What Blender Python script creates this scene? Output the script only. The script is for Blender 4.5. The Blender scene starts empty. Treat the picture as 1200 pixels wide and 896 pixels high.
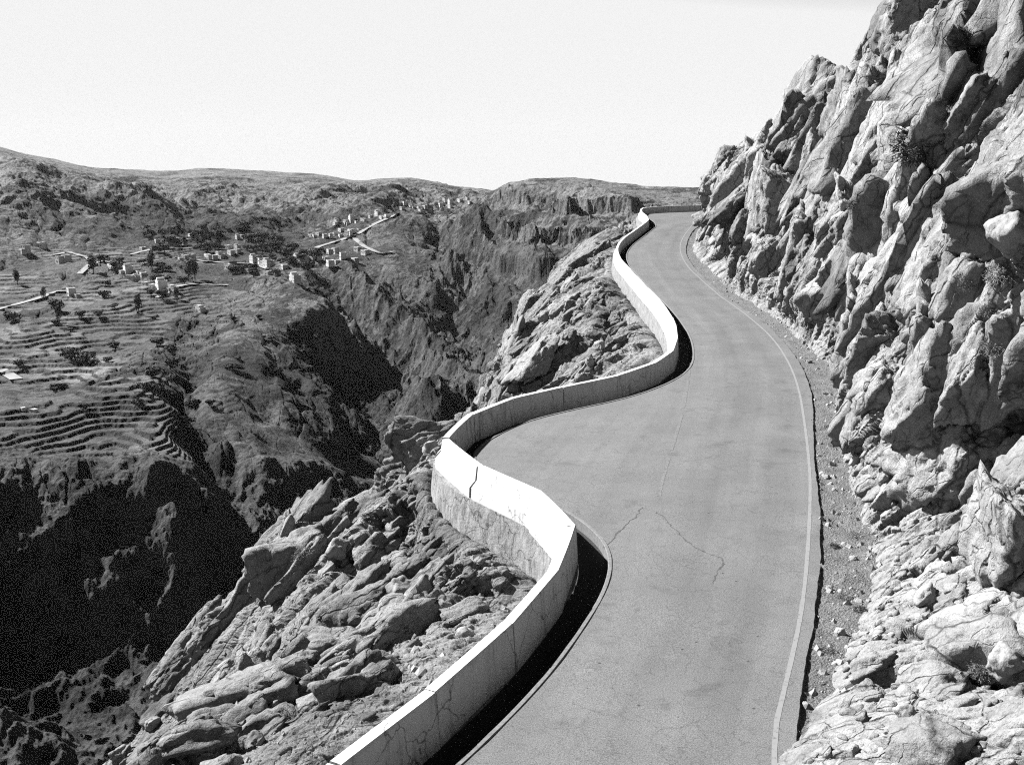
import bpy, math, random, time
import numpy as np
from mathutils import Vector
from concurrent.futures import ThreadPoolExecutor
T0 = time.time()
rng = random.Random(7)
C = bpy.context.scene.collection
f4 = np.float32

# ------------------------------------------------------------------ camera model (used to read positions off the plan)
FPX, CH = 1167.0, 10.5
PITCH = math.atan((448 - 200) / FPX)
CP, SP = math.cos(PITCH), math.sin(PITCH)
def ray(px, py):
    dx, dz = (px - 600) / FPX, (448 - py) / FPX
    return Vector((dx, CP + dz * SP, -SP + dz * CP))
def proj(p):
    qx, qy, qz = p[0], p[1], p[2] - CH
    yc = qy * CP - qz * SP; zc = qy * SP + qz * CP
    return 600 + FPX * qx / yc, 448 - FPX * zc / yc
ZR_Y = [-50, 85, 105, 126, 139, 147, 153, 170, 400]
ZR_Z = [0, 0, .6, 2.1, 3.3, 4.1, 4.55, 5.0, 6.0]
def zr(y): return np.interp(y, ZR_Y, ZR_Z)
def on_road(px, py, up=0.0):
    r = ray(px, py); z = up
    for _ in range(40):
        t = (z - CH) / r.z
        z = 0.6 * z + 0.4 * (float(zr(t * r.y)) + up)
    t = (z - CH) / r.z
    return np.array([t * r.x, t * r.y, z])

# ------------------------------------------------------------------ noise (numpy)
def hsh(ix, iy, iz, seed):
    with np.errstate(over='ignore'):
        h = (ix.astype(np.int64) * 374761393 + iy.astype(np.int64) * 668265263 + iz * 2147483647 + seed * 1274126177) & 0xffffffff
        h = h.astype(np.uint32)
        h ^= h >> np.uint32(13); h *= np.uint32(1274126177); h ^= h >> np.uint32(16); h *= np.uint32(2246822519); h ^= h >> np.uint32(13)
    return h
def h01(h): return (h & np.uint32(0xffffff)).astype(f4) / f4(16777216.0)
def vnoise(x, y, seed=0):
    ix = np.floor(x); iy = np.floor(y)
    fx = (x - ix).astype(f4); fy = (y - iy).astype(f4)
    ix = ix.astype(np.int64); iy = iy.astype(np.int64)
    ux = fx * fx * fx * (fx * (fx * 6 - 15) + 10); uy = fy * fy * fy * (fy * (fy * 6 - 15) + 10)
    def g(i, j):
        a = h01(hsh(i, j, 0, seed)) * f4(6.2831853)
        return a
    def d(i, j, ax, ay):
        a = g(i, j); return np.cos(a) * ax + np.sin(a) * ay
    n00 = d(ix, iy, fx, fy); n10 = d(ix + 1, iy, fx - 1, fy)
    n01 = d(ix, iy + 1, fx, fy - 1); n11 = d(ix + 1, iy + 1, fx - 1, fy - 1)
    a = n00 + (n10 - n00) * ux; b = n01 + (n11 - n01) * ux
    return (a + (b - a) * uy) * f4(1.5)
def fbm(x, y, seed=0, octv=5, gain=.5, lac=2.03):
    a = 1.0; s = 0; o = np.zeros(x.shape, f4)
    for k in range(octv):
        o += f4(a) * vnoise(x, y, seed + k * 17); s += a; a *= gain; x = x * lac + 3.1; y = y * lac + 1.7
    return o / f4(s)
def ridged(x, y, seed=0, octv=5, gain=.5, lac=2.07):
    a = 1.0; s = 0; o = np.zeros(x.shape, f4); w = f4(1)
    for k in range(octv):
        n = 1 - np.abs(vnoise(x, y, seed + k * 31)); n = n * n
        o += f4(a) * n * w; w = np.clip(n * 1.6, 0, 1); s += a; a *= gain; x = x * lac + 5.3; y = y * lac + 2.9
    return o / f4(s)
def worley(x, y, seed=0):
    ix = np.floor(x).astype(np.int64); iy = np.floor(y).astype(np.int64)
    F1 = np.full(x.shape, 9, f4); F2 = np.full(x.shape, 9, f4)
    ID = np.zeros(x.shape, np.uint32); DX = np.zeros(x.shape, f4); DY = np.zeros(x.shape, f4)
    for i in (-1, 0, 1):
        for j in (-1, 0, 1):
            h = hsh(ix + i, iy + j, 1, seed)
            dx = (x - (ix + i)).astype(f4) - h01(h); dy = (y - (iy + j)).astype(f4) - h01(h * np.uint32(747796405) + np.uint32(2891336453) >> np.uint32(3))
            d = np.sqrt(dx * dx + dy * dy)
            m = d < F1
            F2 = np.where(m, F1, np.minimum(F2, d)); F1 = np.where(m, d, F1)
            ID = np.where(m, h, ID); DX = np.where(m, dx, DX); DY = np.where(m, dy, DY)
    return F1, F2, ID, DX, DY
def facet(x, y, seed, tilt=1.0, step=1.0, crack=.25, cw=.09):
    """blocks bounded by joints: each cell a tilted plane at its own depth, with a crack between cells"""
    F1, F2, ID, DX, DY = worley(x, y, seed)
    r0 = h01(ID * np.uint32(2654435761)) - f4(.5)
    r1 = h01(ID * np.uint32(1597334677) + np.uint32(7)) - f4(.5)
    r2 = h01(ID * np.uint32(3812015801) + np.uint32(11)) - f4(.5)
    e = np.clip((F2 - F1) / f4(cw), 0, 1)
    return f4(step) * r0 + f4(tilt) * (DX * r1 + DY * r2) - f4(crack) * (1 - e) ** 2
def blocks(x, y, seed, k=14.0, step=1.0, tilt=1.0, deep=.12, deepv=1.0, crack=.3, cw=.12):
    """weathered blocks: tilted planes at their own depth, blended over a short rounded edge, some knocked out, joints between"""
    ix = np.floor(x).astype(np.int64); iy = np.floor(y).astype(np.int64)
    F1 = np.full(x.shape, 9, f4); F2 = np.full(x.shape, 9, f4); SW = np.zeros(x.shape, f4); SH_ = np.zeros(x.shape, f4)
    for i in (-1, 0, 1):
        for j in (-1, 0, 1):
            h = hsh(ix + i, iy + j, 1, seed)
            dx = (x - (ix + i)).astype(f4) - h01(h); dy = (y - (iy + j)).astype(f4) - h01(h * np.uint32(747796405) + np.uint32(2891336453) >> np.uint32(3))
            r0 = h01(h * np.uint32(2654435761) >> np.uint32(2)) * 4; r0 = r0 - np.floor(r0)
            r1 = h01(h * np.uint32(1597334677) + np.uint32(7)) - f4(.5); r2 = h01(h * np.uint32(3812015801) + np.uint32(11)) - f4(.5)
            d = np.sqrt(dx * dx + dy * dy)
            F2 = np.minimum(F2, np.maximum(F1, d)); F1 = np.minimum(F1, d)
            v = f4(step) * (r0 - f4(.5)) + f4(tilt) * (dx * r1 + dy * r2) - np.where(r0 < deep, f4(deepv), f4(0))
            wgt_ = np.exp(-f4(k) * d); SW += wgt_; SH_ += wgt_ * v
    e = np.clip((F2 - F1) / f4(cw), 0, 1)
    return SH_ / SW - f4(crack) * (1 - e) ** 2
def pits(x, y, seed, share=.3, depth=1.0, rad=.42):
    F1, F2, ID, DX, DY = worley(x, y, seed)
    on = (h01(ID * np.uint32(2654435761) >> np.uint32(1)) * 2 % 1 < share)
    return np.where(on, f4(depth) * np.clip(1 - (F1 / f4(rad)) ** 2, 0, 1), f4(0))
def grid_normals(P):
    dS = np.gradient(P, axis=0); dT = np.gradient(P, axis=1); N = np.cross(dT, dS); N /= np.linalg.norm(N, axis=2)[..., None] + 1e-12
    return N
def par(fn, *arrs):
    n = arrs[0].shape[0]; k = 8
    cuts = [n * i // k for i in range(k + 1)]
    with ThreadPoolExecutor(4) as ex:
        res = list(ex.map(lambda i: fn(*[a[cuts[i]:cuts[i + 1]] for a in arrs]), range(k)))
    return np.concatenate(res, 0)
def smooth(a, b, x):
    t = np.clip((x - a) / (b - a), 0, 1); return t * t * (3 - 2 * t)

def blur(a, k, n=2):
    ke = np.ones(k) / k
    for _ in range(n):
        a = np.apply_along_axis(lambda r: np.convolve(np.pad(r, k // 2, 'edge'), ke, 'valid'), 0, a)
        a = np.apply_along_axis(lambda r: np.convolve(np.pad(r, k // 2, 'edge'), ke, 'valid'), 1, a)
    return a
def blocks3(p, seed, k=12.0, step=1.0, tilt=1.0, crack=.3, cw=.12):
    x, y, z = (p[:, i].astype(np.float64) for i in range(3)); ix, iy, iz = (np.floor(v).astype(np.int64) for v in (x, y, z))
    F1 = np.full(x.shape, 9.); F2 = F1.copy(); SW = np.zeros(x.shape); S_ = np.zeros(x.shape)
    for i in (-1, 0, 1):
        for j in (-1, 0, 1):
            for l in (-1, 0, 1):
                h = [h01(hsh(ix + i, iy + j, (iz + l), seed + 13 * q)) for q in range(7)]
                dx, dy, dz = x - (ix + i) - h[0], y - (iy + j) - h[1], z - (iz + l) - h[2]; d = np.sqrt(dx * dx + dy * dy + dz * dz)
                F2 = np.minimum(F2, np.maximum(F1, d)); F1 = np.minimum(F1, d); wg = np.exp(-k * d)
                SW += wg; S_ += wg * (step * (h[3] - .5) + tilt * (dx * (h[4] - .5) + dy * (h[5] - .5) + dz * (h[6] - .5)))
    return S_ / SW - crack * (1 - np.clip((F2 - F1) / cw, 0, 1)) ** 2
def rock_proto(seed, sub):
    import bmesh
    R_ = np.random.RandomState(seed); bm = bmesh.new(); bmesh.ops.create_icosphere(bm, subdivisions=sub, radius=1.0)
    bm.verts.ensure_lookup_table(); co_ = np.array([v.co for v in bm.verts]); F = np.array([[v.index for v in f.verts] for f in bm.faces], np.int32); bm.free()
    ax = np.vstack([np.eye(3), -np.eye(3)]) + R_.normal(0, .22, (6, 3)); ex = R_.normal(size=(7, 3))
    nn = np.vstack([ax, ex]); nn /= np.linalg.norm(nn, axis=1)[:, None]; dd = np.r_[R_.uniform(.7, 1.0, 6), R_.uniform(.8, 1.1, 7)]
    dots = np.clip(co_ @ nn.T, 0, None) / dd; p = R_.choice([12, 22, 40])
    rad = np.sum(dots ** p, 1) ** (-1 / p)
    q = co_ * rad[:, None]; sq = q * np.array([.7, 1.25, 1.1]) + R_.uniform(0, 50, 3)
    sq = sq + .12 * np.stack([fbm((q[:, 0] * 2).astype(f4) + j * 7, (q[:, 1] * 2 + q[:, 2]).astype(f4), seed + j, 3) for j in range(3)], 1)
    dsp = .24 * blocks3(sq * 1.6, seed, 13, 1, .9, .35, .13)
    if sub >= 3: dsp = dsp + .085 * blocks3(sq * 3.8 + 3, seed + 1, 12, 1, 1.0, .4, .15)
    if sub >= 4: dsp = dsp + .04 * blocks3(sq * 9 + 5, seed + 2, 12, 1, 1.0, .45, .18)
    if sub >= 5: dsp = dsp + .018 * blocks3(sq * 21 + 9, seed + 3, 11, 1, 1.0, .4, .2)
    a, b, c = (q[:, k].astype(f4) for k in range(3)); dsp = dsp + .05 * fbm(a * 5 + c * 2, b * 6 - c * 3, seed, 4)
    rad = rad * (1 + dsp)
    return (co_ * rad[:, None]).astype(f4), F
PROTO = {k: [rock_proto(100 * k + j, k) for j in range(n)] for k, n in ((2, 8), (3, 10), (4, 10), (5, 8))}
def grow_blocks(P, Nrm, E, ok, dist, classes, seed):
    """rock blocks bedded in a sheet P: every class is (size, count, subdivisions, farthest range)"""
    R_ = np.random.RandomState(seed); area = np.linalg.norm(np.cross(np.gradient(P, axis=0), np.gradient(P, axis=1)), axis=2)
    VV, FF, TT = [], [], []; base = 0
    for size, cnt, sub, far in classes:
        wt = (area * ok(size) * (dist < far) * np.clip(60 / dist, .3, 1.5)).ravel(); wt = wt / wt.sum(); pick = R_.choice(wt.size, cnt, p=wt); pi, pj = np.unravel_index(pick, area.shape)
        for a in range(cnt):
            i, j = pi[a], pj[a]; L = size * R_.uniform(.7, 1.35); n = Nrm[i, j] + R_.normal(0, .16, 3); n /= np.linalg.norm(n)
            e = E[i, j] + R_.normal(0, .14, 3); e -= n * (e @ n); e /= np.linalg.norm(e); c = np.cross(n, e)
            sx, sy_, sz = L * R_.uniform(.8, 1.35), L * R_.uniform(.5, .85), L * R_.uniform(.45, .75)
            V, F = PROTO[sub][R_.randint(len(PROTO[sub]))]
            Mx = np.stack([e * sx, c * sy_, n * sz], 0) * R_.choice([-1, 1], 3)[:, None]; flip = np.linalg.det(Mx) < 0
            W = V @ Mx.astype(f4) + (P[i, j] + n * sz * R_.uniform(-.65, .10)).astype(f4)
            VV.append(W); FF.append((F[:, ::-1] if flip else F) + base); base += len(V); TT.append(np.full(len(V), R_.uniform(0, 1), f4))
    return np.concatenate(VV), np.concatenate(FF), np.concatenate(TT)
def rock_mass(name, P, VV, FF, TT, mat, flip=False, mask=None):
    R, K = P.shape[:2]; nv = R * K; i = np.arange(nv, dtype=np.int32).reshape(R, K)
    q = np.stack([i[:-1, :-1], i[:-1, 1:], i[1:, 1:], i[1:, :-1]], -1).reshape(-1, 4)
    if flip: q = q[:, ::-1]
    if mask is not None: q = q[mask[:-1, :-1].ravel()]
    me = bpy.data.meshes.new(name); n = nv + len(VV); me.vertices.add(n)
    me.vertices.foreach_set('co', np.concatenate([P.reshape(-1, 3).astype(f4), VV]).ravel())
    lo = np.concatenate([q.ravel(), (FF + nv).ravel()]).astype(np.int32); me.loops.add(len(lo)); me.loops.foreach_set('vertex_index', lo)
    st = np.concatenate([np.arange(len(q)) * 4, len(q) * 4 + np.arange(len(FF)) * 3]).astype(np.int32); me.polygons.add(len(st)); me.polygons.foreach_set('loop_start', st)
    me.polygons.foreach_set('use_smooth', np.r_[np.zeros(len(q), bool), np.ones(len(FF), bool)])
    me.materials.append(mat); at = me.attributes.new('tint', 'FLOAT', 'POINT'); at.data.foreach_set('value', np.concatenate([np.full(nv, .5, f4), TT]))
    me.update(calc_edges=True); return me
# ------------------------------------------------------------------ mesh helpers
def mesh_from(name, V, F, mats, smooth_=False, matidx=None):
    me = bpy.data.meshes.new(name)
    me.from_pydata([tuple(map(float, v)) for v in V], [], [tuple(f) for f in F])
    for m in (mats if isinstance(mats, (list, tuple)) else [mats]): me.materials.append(m)
    if matidx: me.polygons.foreach_set('material_index', matidx)
    if smooth_: me.polygons.foreach_set('use_smooth', [True] * len(me.polygons))
    me.update(); return me
def grid_mesh(name, P, mat, smooth_=False, flip=False, attrs=None, mask=None):
    R, K = P.shape[:2]
    me = bpy.data.meshes.new(name)
    i = np.arange(R * K, dtype=np.int32).reshape(R, K)
    q = np.stack([i[:-1, :-1], i[:-1, 1:], i[1:, 1:], i[1:, :-1]], -1).reshape(-1, 4)
    if flip: q = q[:, ::-1]
    if mask is not None: q = q[mask[:-1, :-1].ravel()]
    n = len(q)
    me.vertices.add(R * K); me.vertices.foreach_set('co', np.ascontiguousarray(P, f4).ravel())
    me.loops.add(n * 4); me.loops.foreach_set('vertex_index', np.ascontiguousarray(q).ravel())
    me.polygons.add(n); me.polygons.foreach_set('loop_start', np.arange(n, dtype=np.int32) * 4)
    me.polygons.foreach_set('use_smooth', np.full(n, smooth_))
    me.materials.append(mat)
    for k, a in (attrs or {}).items():
        at = me.attributes.new(k, 'FLOAT', 'POINT'); at.data.foreach_set('value', np.ascontiguousarray(a, f4).ravel())
    me.update(calc_edges=True); return me
def link(name, me, parent=None):
    o = bpy.data.objects.new(name, me); C.objects.link(o)
    if parent is not None: o.parent = parent
    return o
def tag(o, label=None, cat=None, group=None, kind=None):
    if label: o['label'] = label
    if cat: o['category'] = cat
    if group: o['group'] = group
    if kind: o['kind'] = kind
    return o
def empty(name, loc, rz=0):
    o = bpy.data.objects.new(name, None); C.objects.link(o); o.location = loc; o.rotation_euler = (0, 0, rz); return o

# ------------------------------------------------------------------ materials (all neutral greys: the photograph is black and white)
class NT:
    def __init__(s, name, rough=.9):
        s.m = bpy.data.materials.new(name); s.m.use_nodes = True
        s.t = s.m.node_tree; s.n = s.t.nodes; s.b = s.n['Principled BSDF']
        s.b.inputs['Roughness'].default_value = rough; s.b.inputs['Specular IOR Level'].default_value = .15
        s.pos = s.n.new('ShaderNodeNewGeometry').outputs['Position']
    def l(s, a, b): s.t.links.new(a, b)
    def noise(s, scale, detail=6, rough=.6, vec=None, out='Fac', dist=0):
        k = s.n.new('ShaderNodeTexNoise'); k.inputs['Scale'].default_value = scale; k.inputs['Detail'].default_value = detail
        k.inputs['Roughness'].default_value = rough; k.inputs['Distortion'].default_value = dist; s.l(vec or s.pos, k.inputs['Vector']); return k.outputs[out]
    def vor(s, scale, feature='F1', vec=None, out='Distance', rand=1):
        k = s.n.new('ShaderNodeTexVoronoi'); k.feature = feature; k.inputs['Scale'].default_value = scale; k.inputs['Randomness'].default_value = rand
        s.l(vec or s.pos, k.inputs['Vector']); return k.outputs[out]
    def mapped(s, sx, sy, sz, rz=0, ry=0):
        k = s.n.new('ShaderNodeMapping'); k.inputs['Scale'].default_value = (sx, sy, sz); k.inputs['Rotation'].default_value = (0, ry, rz)
        s.l(s.pos, k.inputs['Vector']); return k.outputs['Vector']
    def ramp(s, fac, stops):
        k = s.n.new('ShaderNodeValToRGB'); e = k.color_ramp.elements
        while len(e) < len(stops): e.new(.5)
        for el, (p, v) in zip(e, stops): el.position = p; el.color = (v, v, v, 1)
        s.l(fac, k.inputs['Fac']); return k.outputs['Color']
    def math(s, op, a, b=None, c=None):
        k = s.n.new('ShaderNodeMath'); k.operation = op
        for i, v in enumerate((a, b, c)):
            if v is None: continue
            if isinstance(v, (int, float)): k.inputs[i].default_value = v
            else: s.l(v, k.inputs[i])
        return k.outputs[0]
    def mix(s, fac, a, b):
        k = s.n.new('ShaderNodeMix'); k.data_type = 'FLOAT'
        for i, v in zip((0, 2, 3), (fac, a, b)):
            if isinstance(v, (int, float)): k.inputs[i].default_value = v
            else: s.l(v, k.inputs[i])
        return k.outputs[0]
    def attr(s, name):
        k = s.n.new('ShaderNodeAttribute'); k.attribute_name = name; return k.outputs['Fac']
    def bump(s, h, dist, strength=1.0):
        k = s.n.new('ShaderNodeBump'); k.inputs['Distance'].default_value = dist; k.inputs['Strength'].default_value = strength
        s.l(h, k.inputs['Height']); s.l(k.outputs[0], s.b.inputs['Normal'])
    def color(s, v, k=.60): s.l(s.math('MULTIPLY', v, k), s.b.inputs['Base Color'])

def rock_mat(name, lo, hi, speck=.35, bd=.05, tint=True, bed=None):
    t = NT(name)
    big = t.noise(.35, 5, .6); mid = t.noise(2.3, 8, .68); fine = t.noise(22, 6, .8)
    c = t.math('ADD', t.math('MULTIPLY', big, .35), t.math('MULTIPLY', mid, .65))
    c = t.ramp(c, [(.3, lo), (.5, (lo + hi) / 2), (.66, hi)])
    pit = t.ramp(fine, [(.34, 1 - speck), (.5, 1), (.7, 1.12)])
    lich = t.ramp(t.noise(4.0, 8, .72), [(.34, .5), (.46, 1)])
    c = t.math('MULTIPLY', t.math('MULTIPLY', c, pit), lich)
    varn = t.ramp(t.math('ADD', t.math('MULTIPLY', t.noise(.16, 3, .5), .6), t.math('MULTIPLY', t.noise(1.1, 6, .65, t.mapped(1, 1, .35)), .4)), [(.40, .5), (.48, 1)])
    c = t.math('MULTIPLY', c, varn)
    frac = None
    if bed:                                                    # thin dark fractures that run with the bedding
        wn_ = t.n.new('ShaderNodeTexNoise'); wn_.inputs['Scale'].default_value = .9; wn_.inputs['Detail'].default_value = 6; t.l(t.pos, wn_.inputs['Vector'])
        wa = t.n.new('ShaderNodeVectorMath'); wa.operation = 'MULTIPLY_ADD'; t.l(wn_.outputs['Color'], wa.inputs[0]); wa.inputs[1].default_value = (.9, .9, .9); t.l(t.pos, wa.inputs[2])
        cmb_ = t.n.new('ShaderNodeCombineXYZ')
        for k_, (ax_, sc_) in enumerate(bed):
            dt = t.n.new('ShaderNodeVectorMath'); dt.operation = 'DOT_PRODUCT'; t.l(wa.outputs[0], dt.inputs[0]); dt.inputs[1].default_value = tuple(a_ * sc_ for a_ in ax_); t.l(dt.outputs['Value'], cmb_.inputs[k_])
        f1 = t.ramp(t.vor(.55, 'DISTANCE_TO_EDGE', cmb_.outputs[0]), [(.0, .0), (.022, 1)]); f2 = t.ramp(t.vor(1.7, 'DISTANCE_TO_EDGE', cmb_.outputs[0]), [(.0, .25), (.03, 1)])
        msk = t.ramp(t.noise(.45, 4, .6), [(.42, 1), (.58, 0)]); f2 = t.mix(msk, f2, 1.0)
        frac = t.math('MULTIPLY', f1, f2); c = t.math('MULTIPLY', c, t.math('MULTIPLY_ADD', frac, .6, .4))
    if tint: c = t.math('MULTIPLY', c, t.math('MULTIPLY_ADD', t.attr('tint'), .5, .75))
    t.color(c)
    hgt = t.math('ADD', t.noise(4.5, 9, .68), t.math('MULTIPLY', t.noise(30, 4, .7), .2))
    hgt = t.math('ADD', hgt, t.math('MULTIPLY', t.noise(1.6, 6, .7, t.mapped(1.6, 1.6, .7, rz=.5, ry=.5)), .9))
    if frac is not None: hgt = t.math('ADD', hgt, t.math('MULTIPLY', frac, .6))
    t.bump(hgt, bd * 1.9, 1.0)
    return t.m
M = {}
M['cliff'] = rock_mat('cliff_rock', .18, .37, bed=[((1, 0, 0), .7), ((0, .84, .54), 1.0), ((0, -.54, .84), .32)])
M['spur'] = rock_mat('spur_rock', .14, .30, .4, bed=[((.55, -.83, 0), 1.0), ((.70, .45, .55), .35), ((-.4, -.3, .85), .8)])
M['boulder'] = rock_mat('boulder_rock', .22, .36, .25, .02, False)

t = NT('gravel'); g = t.ramp(t.noise(55, 3, .8), [(.38, .06), (.5, .17), (.62, .30)])
st = t.ramp(t.vor(14, 'F1'), [(.1, 1.25), (.45, .8)])
t.color(t.math('MULTIPLY', t.math('MULTIPLY', g, st), t.ramp(t.noise(1.2, 4), [(.3, .75), (.7, 1.15)])))
t.bump(t.math('ADD', t.noise(40, 5, .7), t.vor(18, 'F1')), .04); M['gravel'] = t.m

t = NT('asphalt', .85)
cmb = t.n.new('ShaderNodeCombineXYZ'); t.l(t.math('MULTIPLY', t.attr('lat'), 1.0), cmb.inputs[0]); t.l(t.math('MULTIPLY', t.attr('lon'), .035), cmb.inputs[1])
lane = t.noise(1.1, 4, .55, cmb.outputs[0])
grain = t.noise(38, 5, .9); patch = t.noise(.32, 5, .55)
c = t.ramp(grain, [(.41, .065), (.5, .135), (.59, .215)])
c = t.math('MULTIPLY', c, t.ramp(lane, [(.35, .90), (.65, 1.06)])); c = t.math('MULTIPLY', c, t.ramp(patch, [(.35, .9), (.65, 1.08)]))
c = t.math('MULTIPLY', c, t.ramp(t.noise(7.5, 6, .75), [(.28, .72), (.42, 1)]))
warp = t.n.new('ShaderNodeVectorMath'); warp.operation = 'ADD'
wn = t.n.new('ShaderNodeTexNoise'); wn.inputs['Scale'].default_value = .8; wn.inputs['Detail'].default_value = 6
t.l(t.pos, wn.inputs['Vector']); t.l(t.pos, warp.inputs[0]); t.l(wn.outputs['Color'], warp.inputs[1])
c = t.math('MULTIPLY', c, t.ramp(t.math('ADD', t.math('MULTIPLY', t.attr('lat'), .1), t.math('MULTIPLY', t.noise(.25, 3), .12)), [(.12, 1.04), (.22, .9), (.3, 1.03), (.39, .9), (.48, 1.04)]))
cr = t.ramp(t.vor(.34, 'DISTANCE_TO_EDGE', warp.outputs[0]), [(.0, .35), (.006, 1)])
crm = t.ramp(t.noise(.16, 2), [(.5, 0), (.62, .4)])
c = t.mix(t.math('MULTIPLY', crm, 1.0), c, t.math('MULTIPLY', c, cr))
cr2 = t.ramp(t.vor(1.9, 'DISTANCE_TO_EDGE', warp.outputs[0]), [(.0, .72), (.02, 1)])
c = t.math('MULTIPLY', c, cr2)
spots = t.ramp(t.vor(1.3, 'F1'), [(.035, .35), (.05, 1)])
c = t.math('MULTIPLY', c, spots); c = t.math('MULTIPLY', c, t.ramp(t.vor(4.2, 'F1'), [(.05, .5), (.09, 1)])); c = t.math('MULTIPLY', c, t.ramp(t.noise(.7, 7, .7), [(.34, .78), (.44, 1), (.6, 1), (.68, 1.15)]))
t.color(c); t.bump(t.noise(70, 3, .8), .006, .8); M['asphalt'] = t.m

t = NT('tar', .7); t.color(t.ramp(t.noise(30, 4), [(.3, .02), (.7, .05)])); M['tar'] = t.m
t = NT('seam', .8); t.color(t.ramp(t.noise(16, 5), [(.35, .04), (.6, .10)])); M['seam'] = t.m
t = NT('gutter_floor', .9); t.color(t.ramp(t.noise(9, 6), [(.3, .015), (.7, .05)])); t.bump(t.noise(20, 5), .02); M['gutter'] = t.m  # dark tarred floor; its colour also carries the black of the wall's shadow
t = NT('kerb_concrete', .9); t.color(t.ramp(t.noise(12, 7, .7), [(.3, .10), (.5, .16), (.7, .22)])); t.bump(t.noise(40, 4), .006); M['kerb'] = t.m
def paint_mat(name, v, wear):
    t = NT(name, .8); t.color(t.ramp(t.noise(9, 8, .75), [(wear - .08, .10), (wear + .05, v), (.8, v * 1.05)])); return t.m
M['line'] = paint_mat('line_paint', .21, .41)
M['faded'] = paint_mat('faded_line_paint', .17, .5)
def wall_mat(name, hi):
    t = NT(name, .8)
    drip = t.noise(1.0, 6, .65, t.mapped(3.5, 3.5, .5)); blot = t.noise(2.2, 8, .7)
    c = t.ramp(drip, [(.30, hi * .45), (.46, hi * .92), (.7, hi)])
    c = t.math('MULTIPLY', c, t.ramp(blot, [(.28, .6), (.4, 1)]))
    w2 = t.n.new('ShaderNodeVectorMath'); w2.operation = 'ADD'; n2 = t.n.new('ShaderNodeTexNoise'); n2.inputs['Scale'].default_value = 1.3; n2.inputs['Detail'].default_value = 5
    t.l(t.pos, n2.inputs['Vector']); t.l(t.pos, w2.inputs[0]); t.l(n2.outputs['Color'], w2.inputs[1])
    c = t.math('MULTIPLY', c, t.ramp(t.vor(.42, 'DISTANCE_TO_EDGE', w2.outputs[0]), [(.0, .25), (.008, 1)]))
    c = t.math('MULTIPLY', c, t.ramp(t.vor(2.6, 'F1'), [(.04, .3), (.075, 1)]))
    t.color(c, 1.0); t.bump(t.math('ADD', t.noise(18, 6, .7), blot), .012); return t.m
M['wall'] = wall_mat('whitewashed_concrete', .42)
t = NT('retaining_masonry', .9)
w2 = t.n.new('ShaderNodeVectorMath'); w2.operation = 'ADD'; n2 = t.n.new('ShaderNodeTexNoise'); n2.inputs['Scale'].default_value = 1.6; n2.inputs['Detail'].default_value = 6
t.l(t.pos, n2.inputs['Vector']); t.l(t.pos, w2.inputs[0]); t.l(n2.outputs['Color'], w2.inputs[1])
c = t.ramp(t.noise(2.5, 8, .7, t.mapped(2, 2, .8)), [(.3, .10), (.5, .24), (.7, .36)])
c = t.math('MULTIPLY', c, t.ramp(t.vor(.9, 'DISTANCE_TO_EDGE', w2.outputs[0]), [(.0, .2), (.02, 1)]))
t.color(c); t.bump(t.noise(7, 8, .7), .05); M['masonry'] = t.m

t = NT('valley_ground')
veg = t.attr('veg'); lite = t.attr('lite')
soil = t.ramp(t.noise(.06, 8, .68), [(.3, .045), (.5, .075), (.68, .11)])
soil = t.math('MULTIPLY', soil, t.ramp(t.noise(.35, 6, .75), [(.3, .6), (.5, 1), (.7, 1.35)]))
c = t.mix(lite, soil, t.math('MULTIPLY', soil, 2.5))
bush = t.ramp(t.math('ADD', t.noise(.14, 6, .75), t.math('MULTIPLY', veg, .55)), [(.68, 0), (.73, 1)])
c = t.mix(bush, c, t.ramp(t.noise(1.2, 3), [(.3, .014), (.7, .04)]))
dots = t.ramp(t.vor(.13), [(.18, .3), (.28, 1)]); dots2 = t.ramp(t.vor(.31), [(.2, .35), (.3, 1)])
c = t.math('MULTIPLY', c, t.math('MULTIPLY', dots, dots2)); c = t.math('MULTIPLY', c, t.math('MULTIPLY_ADD', t.attr('dark'), -.1, 1.0))  # gorge walls darkened in their colour: dark scrub and rock, plus painted shade
t.color(c); t.bump(t.math('ADD', t.noise(.22, 9, .75), t.math('MULTIPLY', t.vor(.16), .25)), 2.5); M['valley'] = t.m
t = NT('track_dust'); t.color(t.ramp(t.noise(.4, 4), [(.3, .2), (.7, .3)])); M['track'] = t.m
def flat_mat(name, lo, hi, sc=2.0):
    t = NT(name); t.color(t.ramp(t.noise(sc, 5), [(.3, lo), (.7, hi)])); return t.m
M['house'] = flat_mat('limewashed_wall', .42, .8, .25); M['house2'] = flat_mat('bare_stone_wall', .4, .55, .8)
M['roof'] = flat_mat('roof_screed', .4, .75, .25); M['dark'] = flat_mat('window_shade', .02, .03)
M['leaf'] = flat_mat('leaf', .03, .07, .9); M['bark'] = flat_mat('bark', .05, .1)
M['shrub'] = flat_mat('shrub_leaf', .05, .12, 6); M['twig'] = flat_mat('dry_twig', .12, .22, 9)

HAZE = 1.2e-5
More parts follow.
